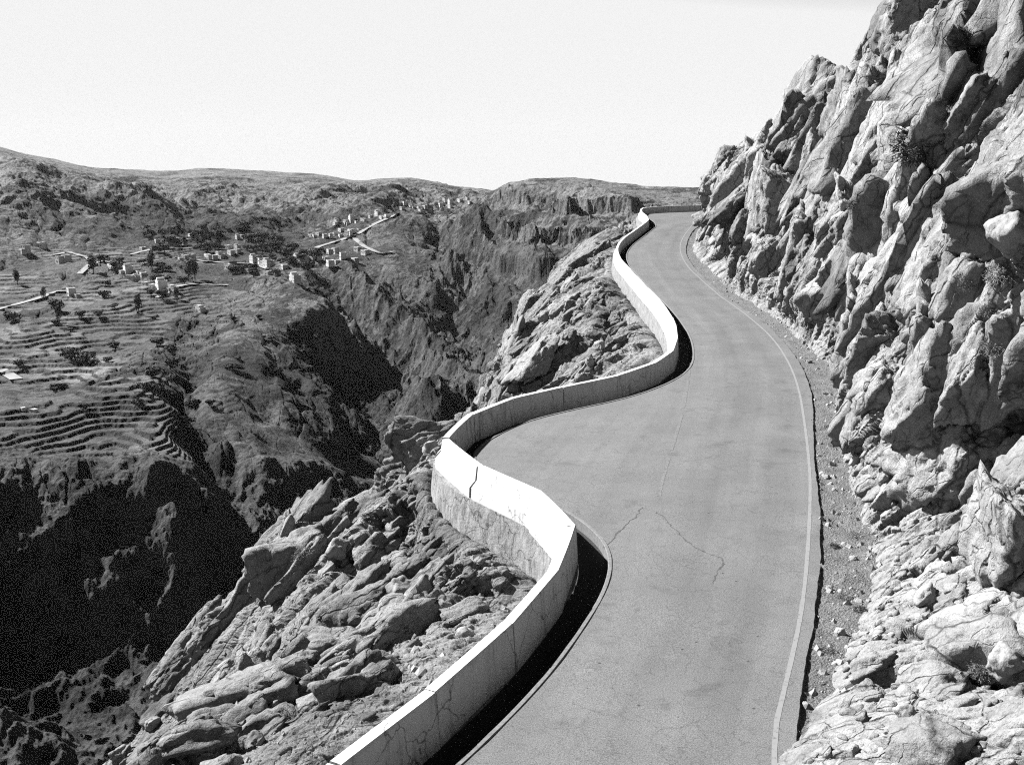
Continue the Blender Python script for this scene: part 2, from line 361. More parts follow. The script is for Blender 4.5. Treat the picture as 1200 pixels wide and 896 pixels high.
# ------------------------------------------------------------------ world, sun, camera
SUN_AZ, SUN_EL = math.radians(27), math.radians(42)     # from the left, a little beyond the camera's left
sun_dir = Vector((-math.cos(SUN_AZ) * math.cos(SUN_EL), math.sin(SUN_AZ) * math.cos(SUN_EL), math.sin(SUN_EL)))
sc = bpy.context.scene
w = bpy.data.worlds.new('World'); sc.world = w; w.use_nodes = True
nt = w.node_tree; sky = nt.nodes.new('ShaderNodeTexSky'); sky.sky_type = 'NISHITA'; sky.sun_disc = False
sky.sun_elevation = SUN_EL; sky.sun_rotation = math.atan2(sun_dir.x, sun_dir.y); sky.air_density = 1.0; sky.dust_density = .3; sky.ozone_density = 1.0
sep = nt.nodes.new('ShaderNodeSeparateColor'); nt.links.new(sky.outputs[0], sep.inputs[0])
def wmath(op, a, b):
    k = nt.nodes.new('ShaderNodeMath'); k.operation = op; nt.links.new(a, k.inputs[0]); k.inputs[1].default_value = b; return k.outputs[0]
# red-filtered black-and-white film: white towards the horizon, darkened overhead to cut the fill light
film = wmath('MULTIPLY', wmath('POWER', wmath('MULTIPLY', wmath('MINIMUM', sep.outputs[0], 3.35), 1 / 3.35), 2.5), 3.6)
bg = nt.nodes['Background']; nt.links.new(film, bg.inputs['Color']); bg.inputs['Strength'].default_value = .057
sl = bpy.data.lights.new('sun', 'SUN'); sl.energy = 5.0; sl.angle = math.radians(.5); sl.color = (1, 1, 1)
so = bpy.data.objects.new('sun', sl); C.objects.link(so); so.rotation_euler = sun_dir.to_track_quat('Z', 'Y').to_euler()
cam = bpy.data.cameras.new('camera'); co = bpy.data.objects.new('camera', cam); C.objects.link(co); sc.camera = co
cam.sensor_width = 36; cam.lens = FPX / 1200 * 36; cam.clip_end = 20000; cam.clip_start = .1
co.location = (0, 0, CH); co.rotation_euler = (math.pi / 2 - PITCH, 0, 0)
sc.view_settings.view_transform = 'Standard'; sc.view_settings.look = 'None'; sc.view_settings.exposure = 2.1; sc.view_settings.gamma = 1
sc.cycles.diffuse_bounces = 1; sc.cycles.volume_bounces = 0; sc.cycles.sample_clamp_indirect = .5; sc.cycles.use_denoising = False; sc.cycles.filter_width = 1.15

hz = bpy.data.materials.new('air'); hz.use_nodes = True; hn = hz.node_tree; hn.nodes.remove(hn.nodes['Principled BSDF'])
pv = hn.nodes.new('ShaderNodeVolumePrincipled'); pv.inputs['Color'].default_value = (.95, .95, .95, 1); pv.inputs['Density'].default_value = HAZE; pv.inputs['Anisotropy'].default_value = .1
hn.links.new(pv.outputs[0], hn.nodes['Material Output'].inputs['Volume'])
if HAZE:
    V_ = [(x, y, z) for z in (-190, 190) for x, y in ((-4200, -60), (4200, -60), (4200, 4200), (-4200, 4200))]
    hm = bpy.data.meshes.new('haze'); hm.from_pydata(V_, [], [(0, 3, 2, 1), (4, 5, 6, 7), (0, 1, 5, 4), (1, 2, 6, 5), (2, 3, 7, 6), (3, 0, 4, 7)]); hm.materials.append(hz)
    hb = bpy.data.objects.new('haze', hm); C.objects.link(hb); hb['kind'] = 'stuff'

# ------------------------------------------------------------------ curves
def resample(P, step):
    P = np.asarray(P, float)
    Q = P
    for _ in range(2):                       # Chaikin rounding
        a = Q[:-1] * .75 + Q[1:] * .25; b = Q[:-1] * .25 + Q[1:] * .75
        Q = np.vstack([Q[:1], np.stack([a, b], 1).reshape(-1, Q.shape[1]), Q[-1:]])
    d = np.r_[0, np.cumsum(np.linalg.norm(np.diff(Q[:, :2], axis=0), axis=1))]
    n = int(d[-1] / step) + 1; s = np.linspace(0, d[-1], n)
    return np.stack([np.interp(s, d, Q[:, k]) for k in range(Q.shape[1])], 1), s
def normals_left(P):
    T = np.gradient(P[:, :2], axis=0); T /= np.linalg.norm(T, axis=1)[:, None] + 1e-9
    return np.stack([-T[:, 1], T[:, 0]], 1)
WALL_H = .85
crest_px = [(400, 896), (509, 819), (595, 744), (645, 687), (672, 650), (681, 622), (673, 599), (640, 574), (590, 554), (553, 537), (532, 521),
            (527, 508), (540, 494), (572, 478), (605, 466), (660, 454), (714, 444), (758, 431), (787, 417), (797, 402), (795, 380), (783, 360), (765, 340),
            (741, 316), (726, 299), (725, 288), (734, 277), (755, 263), (764, 256)]
WC = [(-6.5, 5.0), (-4.6, 10.5)] + [tuple(on_road(x, y, WALL_H)[:2]) for x, y in crest_px] + [(18.6, 146.5), (19.6, 149.8), (23, 151.6), (30, 153.2), (40, 155.5), (60, 160)]
WC, WS = resample(WC, .25)
WN = normals_left(WC); WZ = zr(WC[:, 1])
asph_px = [(928, 864), (949, 755), (955, 721), (960, 679), (962, 620), (960, 583), (955, 555), (953, 531), (954, 484), (950, 455), (940, 429), (923, 405), (900, 381), (867, 359),
           (838, 338), (812, 312), (803, 296), (805, 282), (814, 266)]
RE = [(2.6, 5.0), (4.0, 11.0)] + [tuple(on_road(x, y)[:2]) for x, y in asph_px] + [(29, 142.5), (36, 145.5), (58, 150)]
RE, _ = resample(RE, .25)
line_px = [(900, 885), (925, 784), (940, 715), (947, 646), (950, 574), (948, 537), (943, 496), (937, 458), (927, 429), (908, 398), (879, 372), (850, 351), (824, 330), (803, 309), (796, 293), (799, 279), (811, 264)]
RL = [(3.3, 9)] + [tuple(on_road(x, y)[:2]) for x, y in line_px]
RL, RLs = resample(RL, .2)
base_px = [(884, 893), (930, 862), (942, 835), (965, 797), (997, 734), (1018, 688), (1018, 617), (1003, 575), (990, 530), (988, 484), (990, 443), (972, 424), (950, 410), (926, 384), (891, 359), (852, 335), (824, 310), (810, 293), (812, 279), (818, 262)]
CB = [(1.6, -6), (2.2, 4.0), (3.4, 12)] + [tuple(on_road(x, y)[:2]) for x, y in base_px] + [(30.5, 140), (38, 143), (62, 146)]
CBr = np.array(CB)

# ------------------------------------------------------------------ road, gutter, kerb, shoulder
GUT = .85
GP = WC - WN * GUT                               # kerb side of the gutter
def x_at(P, y):
    o = np.argsort(P[:, 1]); return np.interp(y, P[o, 1], P[o, 0])
ys = [5.0]
while ys[-1] < 151.5: ys.append(ys[-1] + max(.12, ys[-1] * .006))
ys = np.array(ys); xl = x_at(GP, ys) + .02; xr = x_at(RE, ys)
late = ys > 140
xr = np.where(late, np.maximum(xr, 28 + (ys - 140) * 3.5), xr)
wob = .07 * fbm(ys * .5, ys * 0 + 3.3, 5, 4) + .03 * fbm(ys * 3.1, ys * 0 + .3, 9, 3)
xr = xr + wob
tt = np.linspace(0, 1, 40)
P = np.zeros((len(ys), 40, 3)); P[..., 0] = xl[:, None] + (xr - xl)[:, None] * tt; P[..., 1] = ys[:, None]
P[..., 2] = zr(P[..., 1]) + .015 * fbm(P[..., 0] * .4, P[..., 1] * .25, 3, 3)
road = tag(link('road', grid_mesh('road', P, M['asphalt'], True, attrs={'lat': xr[:, None] - P[..., 0], 'lon': P[..., 1]})), kind='structure')
# asphalt thickness at the ragged right edge
E0 = P[:, -1]; E1 = E0.copy(); E1[:, 2] -= .10; E1[:, 0] += .03
link('road_edge', grid_mesh('road_edge', np.stack([E0, E1], 1), M['tar']), road)

def ribbon(name, P, width, dz, mat, parent=None, w_noise=0.0, flip=False):
    N = normals_left(P[:, :2]); n = len(P)
    wv = np.full(n, width / 2); wv = wv * (1 + w_noise * np.random.RandomState(3).uniform(-1, 1, n))
    z = (P[:, 2] if P.shape[1] > 2 else zr(P[:, 1])) + dz
    A = np.column_stack([P[:, :2] + N * wv[:, None], z]); B = np.column_stack([P[:, :2] - N * wv[:, None], z])
    return link(name, grid_mesh(name, np.stack([A, B], 1), mat, flip=True), parent)
def road_z(P): return np.column_stack([P[:, :2], zr(P[:, 1]) + .015 * fbm(P[:, 0] * .4, P[:, 1] * .25, 3, 3)])
RL3 = road_z(RL)
ribbon('edge_line', RL3, .105, .006, M['line'], road, .12)
cl = [(809, 425), (807, 445), (801, 480), (791, 515), (778, 555), (770, 590)]
CL, _ = resample([tuple(on_road(x, y)[:2]) for x, y in cl], .15)
n3 = len(CL)
for a, b in ((0, .17), (.2, .46), (.5, .74), (.78, .97)):
    ribbon('centre_line', road_z(CL[int(a * n3):int(b * n3)]), .12, .006, M['faded'], road, .25)
for pts in ([(752, 594), (745, 606), (733, 614), (718, 632), (706, 642)], [(770, 600), (786, 614), (803, 632), (812, 641)], [(812, 641), (830, 648), (848, 654), (846, 662)],
            [(848, 660), (838, 672), (836, 684)]):
    Q, _ = resample([tuple(on_road(x, y)[:2]) for x, y in pts], .08)
    Q[:, 0] += .16 * fbm(Q[:, 0] * 2.2, Q[:, 1] * 2.2, 4, 5, .65); ribbon('tar_seam', road_z(Q), .036, .005, M['seam'], road, .9)
# gutter between wall and kerb, and the pale kerb on its edge
k0 = int(np.searchsorted(WC[:, 1], 4.5))
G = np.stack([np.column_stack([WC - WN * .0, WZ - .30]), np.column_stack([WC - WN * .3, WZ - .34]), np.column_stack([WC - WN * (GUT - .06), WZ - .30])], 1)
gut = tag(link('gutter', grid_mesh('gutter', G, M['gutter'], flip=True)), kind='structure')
K = np.stack([np.column_stack([WC - WN * (GUT - .06), WZ - .32]), np.column_stack([WC - WN * (GUT - .05), WZ + .01]), np.column_stack([WC - WN * (GUT - .03), WZ + .025]),
              np.column_stack([WC - WN * (GUT + .05), WZ + .025]), np.column_stack([WC - WN * (GUT + .07), WZ - .02])], 1)
K[:, :, 2] += (.012 * fbm(WC[:, 0], WC[:, 1], 8, 3))[:, None]
kerb = tag(link('kerb', grid_mesh('kerb', K, M['kerb'], flip=True)), kind='structure')
# shoulder
sy = [4.0]
while sy[-1] < 150: sy.append(sy[-1] + max(.05, sy[-1] * .003))
sy = np.array(sy); x0 = x_at(RE, sy) - .6; x1 = x_at(CBr, sy) + 2.5
tt = np.linspace(0, 1, 110)
P = np.zeros((len(sy), 110, 3)); P[..., 0] = x0[:, None] + (x1 - x0)[:, None] * tt; P[..., 1] = sy[:, None]
up = smooth(.35, 1, tt)[None] * .45
P[..., 2] = zr(P[..., 1]) - .1 + up + par(lambda x, y: .10 * fbm(x * .9, y * .9, 21, 6, .6) + .04 * np.maximum(0, facet(x * 3, y * 3, 5)), P[..., 0], P[..., 1])
P[..., 2] = np.minimum(P[..., 2], np.where(P[..., 0] < (x0 + .65)[:, None], zr(P[..., 1]) - .045, 99))
SH = P
shoulder = tag(link('gravel_shoulder', grid_mesh('gravel_shoulder', P, M['gravel'])), kind='structure')

# ------------------------------------------------------------------ parapet wall
wall = tag(empty('parapet_wall', (float(WC[0, 0]), float(WC[0, 1]), 0)), 'white concrete parapet wall winding along the drop side of the mountain road', 'wall', kind='thing')
wall_off = np.array(wall.location)
prof = [(0.0, -.30), (.07, .80), (.10, .85), (.33, .85), (.36, .81), (.41, .38), (.62, .16), (.64, -.28)]
core_P, core_N, core_Z = [], [], []; i = 0; jr = random.Random(4)
while i < len(WC) - 6:
    L = int(jr.choice([11, 12, 13, 15]) if WC[i, 1] < 45 else jr.choice([15, 17, 19])); j = min(i + L, len(WC) - 1)
    da, dz = jr.uniform(-.012, .012), jr.uniform(-.012, .012)
    idx = np.arange(i, j + 1)
    Pc = WC[idx].copy(); Nn = WN[idx]; Zz = WZ[idx] + dz
    fq_ = np.linspace(0, 1, len(idx))[:, None]; stf = .85 if WC[i, 1] < 70 else .4
    Pc = Pc * (1 - stf) + (Pc[:1] * (1 - fq_) + Pc[-1:] * fq_) * stf
    ch_ = WC[j] - WC[i]; nn_ = np.array([-ch_[1], ch_[0]]) / np.linalg.norm(ch_); Nn = Nn * (1 - stf) + nn_ * stf; Nn = Nn / np.linalg.norm(Nn, axis=1)[:, None]
    T = np.stack([Nn[:, 1], -Nn[:, 0]], 1)
    core_P.append(Pc.copy()); core_N.append(Nn.copy()); core_Z.append(Zz.copy())
    Pc[0] += T[0] * .015; Pc[-1] -= T[-1] * .015
    G = np.stack([np.column_stack([Pc + Nn * (a + da), Zz + z]) for a, z in prof], 1) - wall_off
    R_, K_ = G.shape[:2]
    V = G.reshape(-1, 3); F = [(a * K_ + b, (a + 1) * K_ + b, (a + 1) * K_ + b + 1, a * K_ + b + 1) for a in range(R_ - 1) for b in range(K_ - 1)]
    F += [tuple(range(K_)), tuple((R_ - 1) * K_ + b for b in range(K_))[::-1]]
    link('panel', mesh_from('panel', V, F, M['wall']), wall)
    i = j
cP, cN, cZ = np.concatenate(core_P), np.concatenate(core_N), np.concatenate(core_Z)
G = np.stack([np.column_stack([cP + cN * a, cZ + z]) for a, z in [(.03, -.28), (.10, .78), (.13, .82), (.30, .82), (.33, .78), (.38, .38), (.59, .14), (.61, -.28)]], 1) - wall_off
link('joint_filler', grid_mesh('joint_filler', G, M['tar']), wall)
fprof = [(.02, -.26), (.69, -.20), (.76, -.9), (.84, -1.9), (.95, -3.4)]
G = np.stack([np.column_stack([WC + WN * a, WZ + z]) for a, z in fprof], 1) - wall_off
G[:, 1:, :2] += WN[:, None, :] * (.05 * fbm(WC[:, 0][:, None] * 1.3 + np.arange(4) * 3, WC[:, 1][:, None] * 1.3, 6, 4))[..., None]
link('retaining_base', grid_mesh('retaining_base', G, M['masonry'], flip=False), wall)

# ------------------------------------------------------------------ right-hand cliff
CBs, CS = resample(CB, .25)
def stations(P, rate, mn):
    out = [0.0]; d = np.r_[0, np.cumsum(np.linalg.norm(np.diff(P, axis=0), axis=1))]
    while out[-1] < d[-1]:
        k = min(int(out[-1] / d[-1] * (len(P) - 1)), len(P) - 1); y = np.interp(out[-1], d, P[:, 1])
        out.append(out[-1] + max(mn, abs(y) * rate))
    s = np.array(out[:-1]); return s, np.stack([np.interp(s, d, P[:, k]) for k in range(2)], 1)
cs, cb = stations(CBs, .0016, .03)
ker = np.ones(161) / 161
CBsm = np.stack([np.convolve(np.pad(CBs[:, k], 80, 'edge'), ker, 'valid') for k in range(2)], 1)
nl = normals_left(CBsm); nrm = np.stack([np.interp(cs, CS, -nl[:, k]) for k in range(2)], 1)
nrm /= np.linalg.norm(nrm, axis=1)[:, None]
ST = {  # base y : (offset, height) rows
 -6: [(0, 0), (1.0, .8), (2.5, 1.6), (5, 2.4), (8, 4.5), (11, 8), (15, 12), (30, 16)],
 12: [(0, 0), (1.0, .9), (2.4, 1.5), (4.4, 2.3), (6.2, 4.0), (8.0, 9), (11, 15), (26, 20)],
 17: [(0, 0), (.9, .9), (2.0, 1.5), (3.6, 2.1), (5.0, 4.2), (6.4, 9.5), (9, 16), (24, 21)],
 21: [(0, 0), (.6, .7), (1.4, 1.3), (2.4, 2.4), (3.4, 5.0), (4.8, 10.5), (7.5, 17), (22, 23)],
 26: [(0, 0), (.5, .8), (1.2, 2.2), (2.0, 4.2), (3.0, 7.5), (4.6, 12), (7.5, 18), (22, 24)],
 34: [(0, 0), (.5, 1.0), (1.3, 3.0), (2.2, 6.0), (3.3, 9.5), (4.8, 14), (7.5, 19), (22, 25)],
 45: [(0, 0), (.5, 1.2), (1.3, 3.4), (2.1, 6.6), (2.9, 10), (3.9, 14.5), (5.4, 20.5), (18, 25)],
 60: [(0, 0), (.4, 1.2), (1.1, 3.6), (1.7, 7.2), (2.2, 11), (2.8, 16.5), (3.8, 21.8), (14, 24)],
 72: [(0, 0), (.4, 1.2), (1.0, 3.4), (1.6, 6.6), (2.1, 10), (2.8, 14.6), (3.9, 19.2), (14, 20.5)],
 88: [(0, 0), (.4, 1.0), (1.0, 3.0), (1.6, 5.6), (2.3, 8.8), (3.2, 12.4), (5.0, 16), (14, 18)],
 110: [(0, 0), (.3, 1.0), (.8, 2.8), (1.2, 5.0), (1.8, 7.8), (2.5, 10.8), (4.0, 13.6), (14, 16)],
 128: [(0, 0), (.2, .9), (.5, 2.4), (.8, 4.2), (1.2, 6.2), (1.8, 8.2), (3.2, 10), (14, 13)],
 150: [(0, 0), (.2, .9), (.6, 2.2), (1.0, 3.8), (1.5, 5.5), (2.2, 7.2), (3.6, 8.5), (14, 11)]}
for k_ in ST:
    if k_ >= 45: ST[k_] = [(o_ + (.07 if k_ < 60 else .10) * h_, h_ * (.97 if k_ < 80 else .91)) for o_, h_ in ST[k_]]
sk = sorted(ST); A = np.array([ST[k] for k in sk], float)
NRW = 760
tr = np.linspace(0, 7, NRW)
tr = np.where(tr < 6, tr, 6 + (tr - 6))
prow = np.zeros((len(cs), 8, 2))
for r in range(8):
    for k in range(2): prow[:, r, k] = np.interp(cb[:, 1], sk, A[:, r, k])
wgt = np.ones(121) / 121
for r in range(8):
    for k in range(2): prow[:, r, k] = np.convolve(np.pad(prow[:, r, k], 60, 'edge'), wgt, 'valid')
# rows spread by height so that the tall part of the face gets most of them
hrow = np.concatenate([np.linspace(0, 1, 70, False), np.linspace(1, 2, 120, False), np.linspace(2, 3, 160, False), np.linspace(3, 4, 190, False), np.linspace(4, 5, 200, False), np.linspace(5, 6, 190, False), np.linspace(6, 7, 80)])
k0_ = np.minimum(hrow.astype(int), 6); fr = hrow - k0_
off = prow[:, k0_, 0] * (1 - fr) + prow[:, k0_ + 1, 0] * fr
hgt = prow[:, k0_, 1] * (1 - fr) + prow[:, k0_ + 1, 1] * fr
ker2 = np.ones(41) / 41
def sm_rows(a): return np.apply_along_axis(lambda r: np.convolve(np.pad(r, 20, mode='reflect', reflect_type='odd'), ker2, 'valid'), 1, a)
off = sm_rows(off); hgt = sm_rows(hgt)
P = np.zeros(off.shape + (3,))
P[..., 0] = cb[:, 0, None] + nrm[:, 0, None] * off; P[..., 1] = cb[:, 1, None] + nrm[:, 1, None] * off; P[..., 2] = zr(cb[:, 1])[:, None] - .15 + hgt
dS = np.gradient(P, axis=0); dT = np.gradient(P, axis=1)
N = np.cross(dT, dS); N /= np.linalg.norm(N, axis=2)[..., None] + 1e-9
if N[len(cs) // 2, 300, 0] > 0: N = -N
slen = np.concatenate([np.zeros((len(cs), 1)), np.cumsum(np.linalg.norm(np.diff(P, axis=1), axis=2), axis=1)], 1)
S2 = np.broadcast_to(cs[:, None], slen.shape)
def cliff_warp(s, h):
    s = s + 1.1 * fbm(s * .2, h * .2, 41, 3); h = h + 1.1 * fbm(s * .2 + 9, h * .2, 43, 3)
    return .84 * s + .54 * h, -.54 * s + .84 * h            # across and along the steep bedding
def cliff_a(s, h, dd):
    f, e = cliff_warp(s, h)
    d = 2.6 * blocks(f / 7.5, e / 19, 1, 9, 1.15, .6, .12, .35, .6, .13)
    return d + 1.0 * blocks(f / 2.9, e / 8.0, 2, 8, 1.0, .9, .17, 1.0, 1.2, .16)
def cliff_b(s, h, dd):
    f, e = cliff_warp(s, h); f = f + .7 * dd; e = e + .8 * dd
    f2 = f + .25 * fbm(f * .9, e * .9, 3, 3)
    calm = smooth(-.3, .3, fbm(f / 5, e / 9, 17, 3))
    d = (.4 + .6 * calm) * .30 * blocks(f2 / 1.15, e / 3.6, 3, 11, .7, .9, .15, .75, .55, .16)
    d += (.2 + .8 * calm) * .14 * blocks(f2 / .46, e / 1.2, 4, 11, .7, .9, .12, .7, .5, .17)
    return d - .2 * pits(f / .8, e / 1.5, 6, .26, 1, .40)
def cliff_c(s, h, dd):
    f, e = cliff_warp(s, h); f = f + .8 * dd; e = e + .9 * dd
    calm = smooth(-.2, .3, fbm(f / 4, e / 6, 19, 3))
    d = (.2 + .8 * calm) * .07 * blocks(f / .17, e / .36, 5, 10, .9, 1.0, .1, .6, .4, .2)
    return d - .11 * pits(f / .26, e / .46, 7, .2, 1, .42) + .07 * fbm(f * 1.6, e * .9, 11, 6, .6)
near = smooth(15, 24, cb[:, 1])[:, None]                     # calmer on the foreground ledge
amp = (.12 + .88 * smooth(0, 2.4, slen)) * (.45 + .55 * near)
amp2 = .35 + .65 * smooth(0, 1.2, slen)
A0, A1 = S2.astype(f4), slen.astype(f4)
sgn = N; P0c = P.copy(); DDc = np.zeros(S2.shape, f4)
for fn, am in ((cliff_a, amp), (cliff_b, amp2 * (.3 + .7 * near)), (cliff_c, (.5 + .5 * near) + 0 * amp)):
    N = grid_normals(blur(P, 5, 1) if fn is cliff_b else P)
    N = N * np.where((N * sgn).sum(-1) < 0, -1, 1)[..., None]
    N = N + .5 * sgn; N /= np.linalg.norm(N, axis=2)[..., None]
    dv = par(fn, A0, A1, DDc) * am
    P = P + N * dv[..., None]; DDc = DDc + dv.astype(f4)
    if fn is cliff_a: cleft = smooth(-.55, -.2, dv - blur(dv, 61, 2))
CLIFF = P
dS = np.gradient(P0c, axis=0); dT = np.gradient(P0c, axis=1)
dS /= np.linalg.norm(dS, axis=2)[..., None] + 1e-9; dT /= np.linalg.norm(dT, axis=2)[..., None] + 1e-9
dist = np.linalg.norm(P - np.array([0, 0, CH]), axis=2)
okc = (.04 + .96 * cleft) * ((cb[:, 1] > 12)[:, None] & (cb[:, 1] < 134)[:, None] & (np.arange(P.shape[1]) < 900)[None]) * (.2 + .8 * par(lambda a, b: smooth(-.2, .1, fbm(a / 5, b / 8, 77, 3)), A0, A1))
blk = grow_blocks(P, sgn, -.54 * dS + .84 * dT, lambda z_: okc * (slen > .3 + 2.0 * z_) * (dist > 15 * z_), dist, [(2.4, 170, 5, 200), (1.5, 380, 5, 160), (.85, 600, 4, 130), (.42, 900, 4, 80), (.2, 1500, 3, 45), (.1, 2500, 2, 30)], 5)
cliff = tag(link('cliff', rock_mass('cliff', P, *blk, M['cliff'])), kind='structure')
print('cliff', P.shape, round(time.time() - T0, 1))

# ------------------------------------------------------------------ rocky spur below the wall
def polar_grid(px0, px1, nc, r0, r1, nr):
    az = np.arctan(np.linspace((px0 - 600) / FPX, (px1 - 600) / FPX, nc) / CP)
    r = np.exp(np.linspace(math.log(r0), math.log(r1), nr))
    return az, r, r[:, None] * np.sin(az)[None], r[:, None] * np.cos(az)[None]
az, rr, X, Y = polar_grid(-420, 860, 1250, 10, 215, 1800)
WO = WC + WN * .7; wo = WO[::3]
def nearest(x, y):
    best = np.full(x.shape, 1e9, f4); bi = np.zeros(x.shape, np.int32); sg = np.zeros(x.shape, f4)
    for k in range(len(wo)):
        d = (x - f4(wo[k, 0])) ** 2 + (y - f4(wo[k, 1])) ** 2
        m = d < best; best = np.where(m, d, best); bi = np.where(m, k, bi)
    wn = WN[::3]
    sg = (x - wo[bi, 0]) * wn[bi, 0] + (y - wo[bi, 1]) * wn[bi, 1]
    return np.stack([np.where(sg > 0, np.sqrt(best), -np.sqrt(best)), wo[bi, 1]], -1)
rr_sp = rr
UN = par(nearest, X.astype(f4), Y.astype(f4)); U, WY = UN[..., 0], UN[..., 1]
PU = np.array([0, 1, 3, 6, 9, 14, 25, 60, 120, 200])
PZ = {8:  [.5, .7, 1.5, 4.0, 7.5, 14, 22, 50, 110, 150],
      18: [.5, .7, 1.3, 3.2, 7.0, 13, 21, 48, 110, 150],
      26: [1.5, 1.7, 2.2, 3.6, 7.0, 13, 22, 56, 120, 150],
      34: [1.0, 1.3, 2.6, 5.2, 9.0, 13.5, 22, 58, 130, 150],
      42: [.6, 1.0, 2.2, 4.8, 8.0, 14.5, 28, 76, 130, 150],
      60: [.6, .9, 2.0, 4.4, 7.5, 16, 38, 85, 130, 150],
      80: [1.0, 1.4, 2.8, 5.2, 8.0, 15, 38, 90, 130, 150],
      110: [.8, 1.0, 2.2, 4.0, 6.5, 13, 36, 90, 130, 150],
      150: [.6, .8, 1.4, 2.6, 5, 10, 30, 80, 130, 150]}
pk = sorted(PZ); pa = np.array([PZ[k] for k in pk], float)
drop = np.zeros(X.shape)
cols = np.stack([np.interp(WY, pk, pa[:, i]) for i in range(len(PU))], 0)
Uc = np.clip(U, 0, 199.9); ki = np.clip(np.searchsorted(PU, Uc, side='right') - 1, 0, len(PU) - 2)
fr = (Uc - PU[ki]) / (PU[ki + 1] - PU[ki])
drop = np.take_along_axis(cols, ki[None], 0)[0] * (1 - fr) + np.take_along_axis(cols, ki[None] + 1, 0)[0] * fr
Z = zr(WY) - drop
inside = smooth(.0, -.5, U)
Z = Z - 1.2 * inside
Z = blur(Z, 19, 2)
P = np.stack([X, Y, Z], -1)
dS = np.gradient(P, axis=0); dT = np.gradient(P, axis=1); N = np.cross(dT, dS); N /= np.linalg.norm(N, axis=2)[..., None] + 1e-9
N = np.where(N[..., 2:3] < 0, -N, N)
def spur_warp(x, y, z):
    wx = fbm(x * .2, y * .2, 51, 4); wy = fbm(x * .2 + 5, y * .2, 53, 4)
    x = x + wx; y = y + wy
    return .55 * x - .83 * y, .70 * x + .45 * y + .55 * z
def scree_of(x, y): return smooth(.06, -.10, fbm(x * .15 + 2, y * .15, 61, 4))
def spur_a(x, y, z, dd):
    f, e = spur_warp(x, y, z); s_ = 1 - .8 * scree_of(x, y)
    d = 2.4 * blocks(f / 6.0, e / 11, 31, 9, 1.0, .8, .14, .35, .6, .14)
    return (.35 + .65 * s_) * d + s_ * 1.0 * blocks(f / 2.4, e / 4.8, 32, 8, 1.0, 1.1, .17, .9, .9, .16)
def spur_b(x, y, z, dd):
    f, e = spur_warp(x, y, z); f = f + .6 * dd; e = e + .7 * dd; s_ = 1 - .8 * scree_of(x, y)
    d = .36 * blocks(f / 1.0, e / 2.0, 33, 11, .8, 1.0, .15, .75, .55, .16)
    return s_ * (d + .13 * blocks(f / .42, e / .8, 34, 11, .7, .9, .12, .7, .5, .17) - .3 * pits(f / .8, e / 1.2, 37, .25, 1, .4))
def spur_c(x, y, z, dd):
    f, e = spur_warp(x, y, z); f = f + .8 * dd; e = e + .9 * dd; sc_ = scree_of(x, y)
    d = .07 * blocks(f / .18, e / .3, 35, 10, .9, 1.0, .1, .6, .4, .2) + .12 * np.maximum(0, blocks(x / .36, y / .36, 36, 12, .9, .8, .0, 0, .3, .2)) * sc_
    return d - .11 * pits(f / .3, e / .42, 38, .22, 1, .42) + .12 * fbm(x * .9, y * .9, 63, 6, .6)
far_amp = 1 + 1.0 * smooth(14, 60, U)
fade = smooth(.0, 2.2, U)
B0, B1, B2 = X.astype(f4), Y.astype(f4), Z.astype(f4)
sgn = N; DDs = np.zeros(X.shape, f4)
for fn, am in ((spur_a, fade * far_amp), (spur_b, (.1 + .9 * fade) * far_amp), (spur_c, .3 + .7 * fade)):
    N = grid_normals(blur(P, 5, 1) if fn is spur_b else P); N = N * np.where((N * sgn).sum(-1) < 0, -1, 1)[..., None]
    N = N + .5 * sgn; N /= np.linalg.norm(N, axis=2)[..., None]
    dv = par(fn, B0, B1, B2, DDs) * am
    P = P + N * dv[..., None]; DDs = DDs + dv.astype(f4)
    if fn is spur_a: cleft_s = smooth(-.55, -.2, dv - blur(dv, 61, 2))
zc = zr(WY) - .35
P[..., 2] = np.where(U < .3, np.minimum(P[..., 2], zc - 1.0 * smooth(.3, -.3, U)), P[..., 2])
SPUR = P
E_ = np.array([-.70, -.45, -.55]); E_ = E_ - sgn * (sgn @ E_)[..., None]
dist = np.linalg.norm(P - np.array([0, 0, CH]), axis=2)
rockm = 1 - par(scree_of, B0, B1)
oks = (U > .8) * (U < 60) * (P[..., 1] > 11) * (P[..., 1] < 150) * (.06 + .94 * rockm) 
blk = grow_blocks(P, sgn, E_, lambda z_: oks * (U > .5 + 1.9 * z_) * ((U < np.where(P[..., 1] > 60, 22, 11)) | (z_ < .6)) * (dist > 21 * z_) * (.05 + .95 * cleft_s), dist, [(1.9, 90, 5, 170), (1.2, 300, 5, 130), (.7, 600, 4, 110), (.4, 1100, 4, 75), (.2, 3200, 3, 50), (.1, 4000, 2, 32)], 9)
spur = tag(link('rocky_slope', rock_mass('rocky_slope', P, *blk, M['spur'], flip=True, mask=(U > -1.5))), kind='structure')
print('spur', P.shape, round(time.time() - T0, 1))

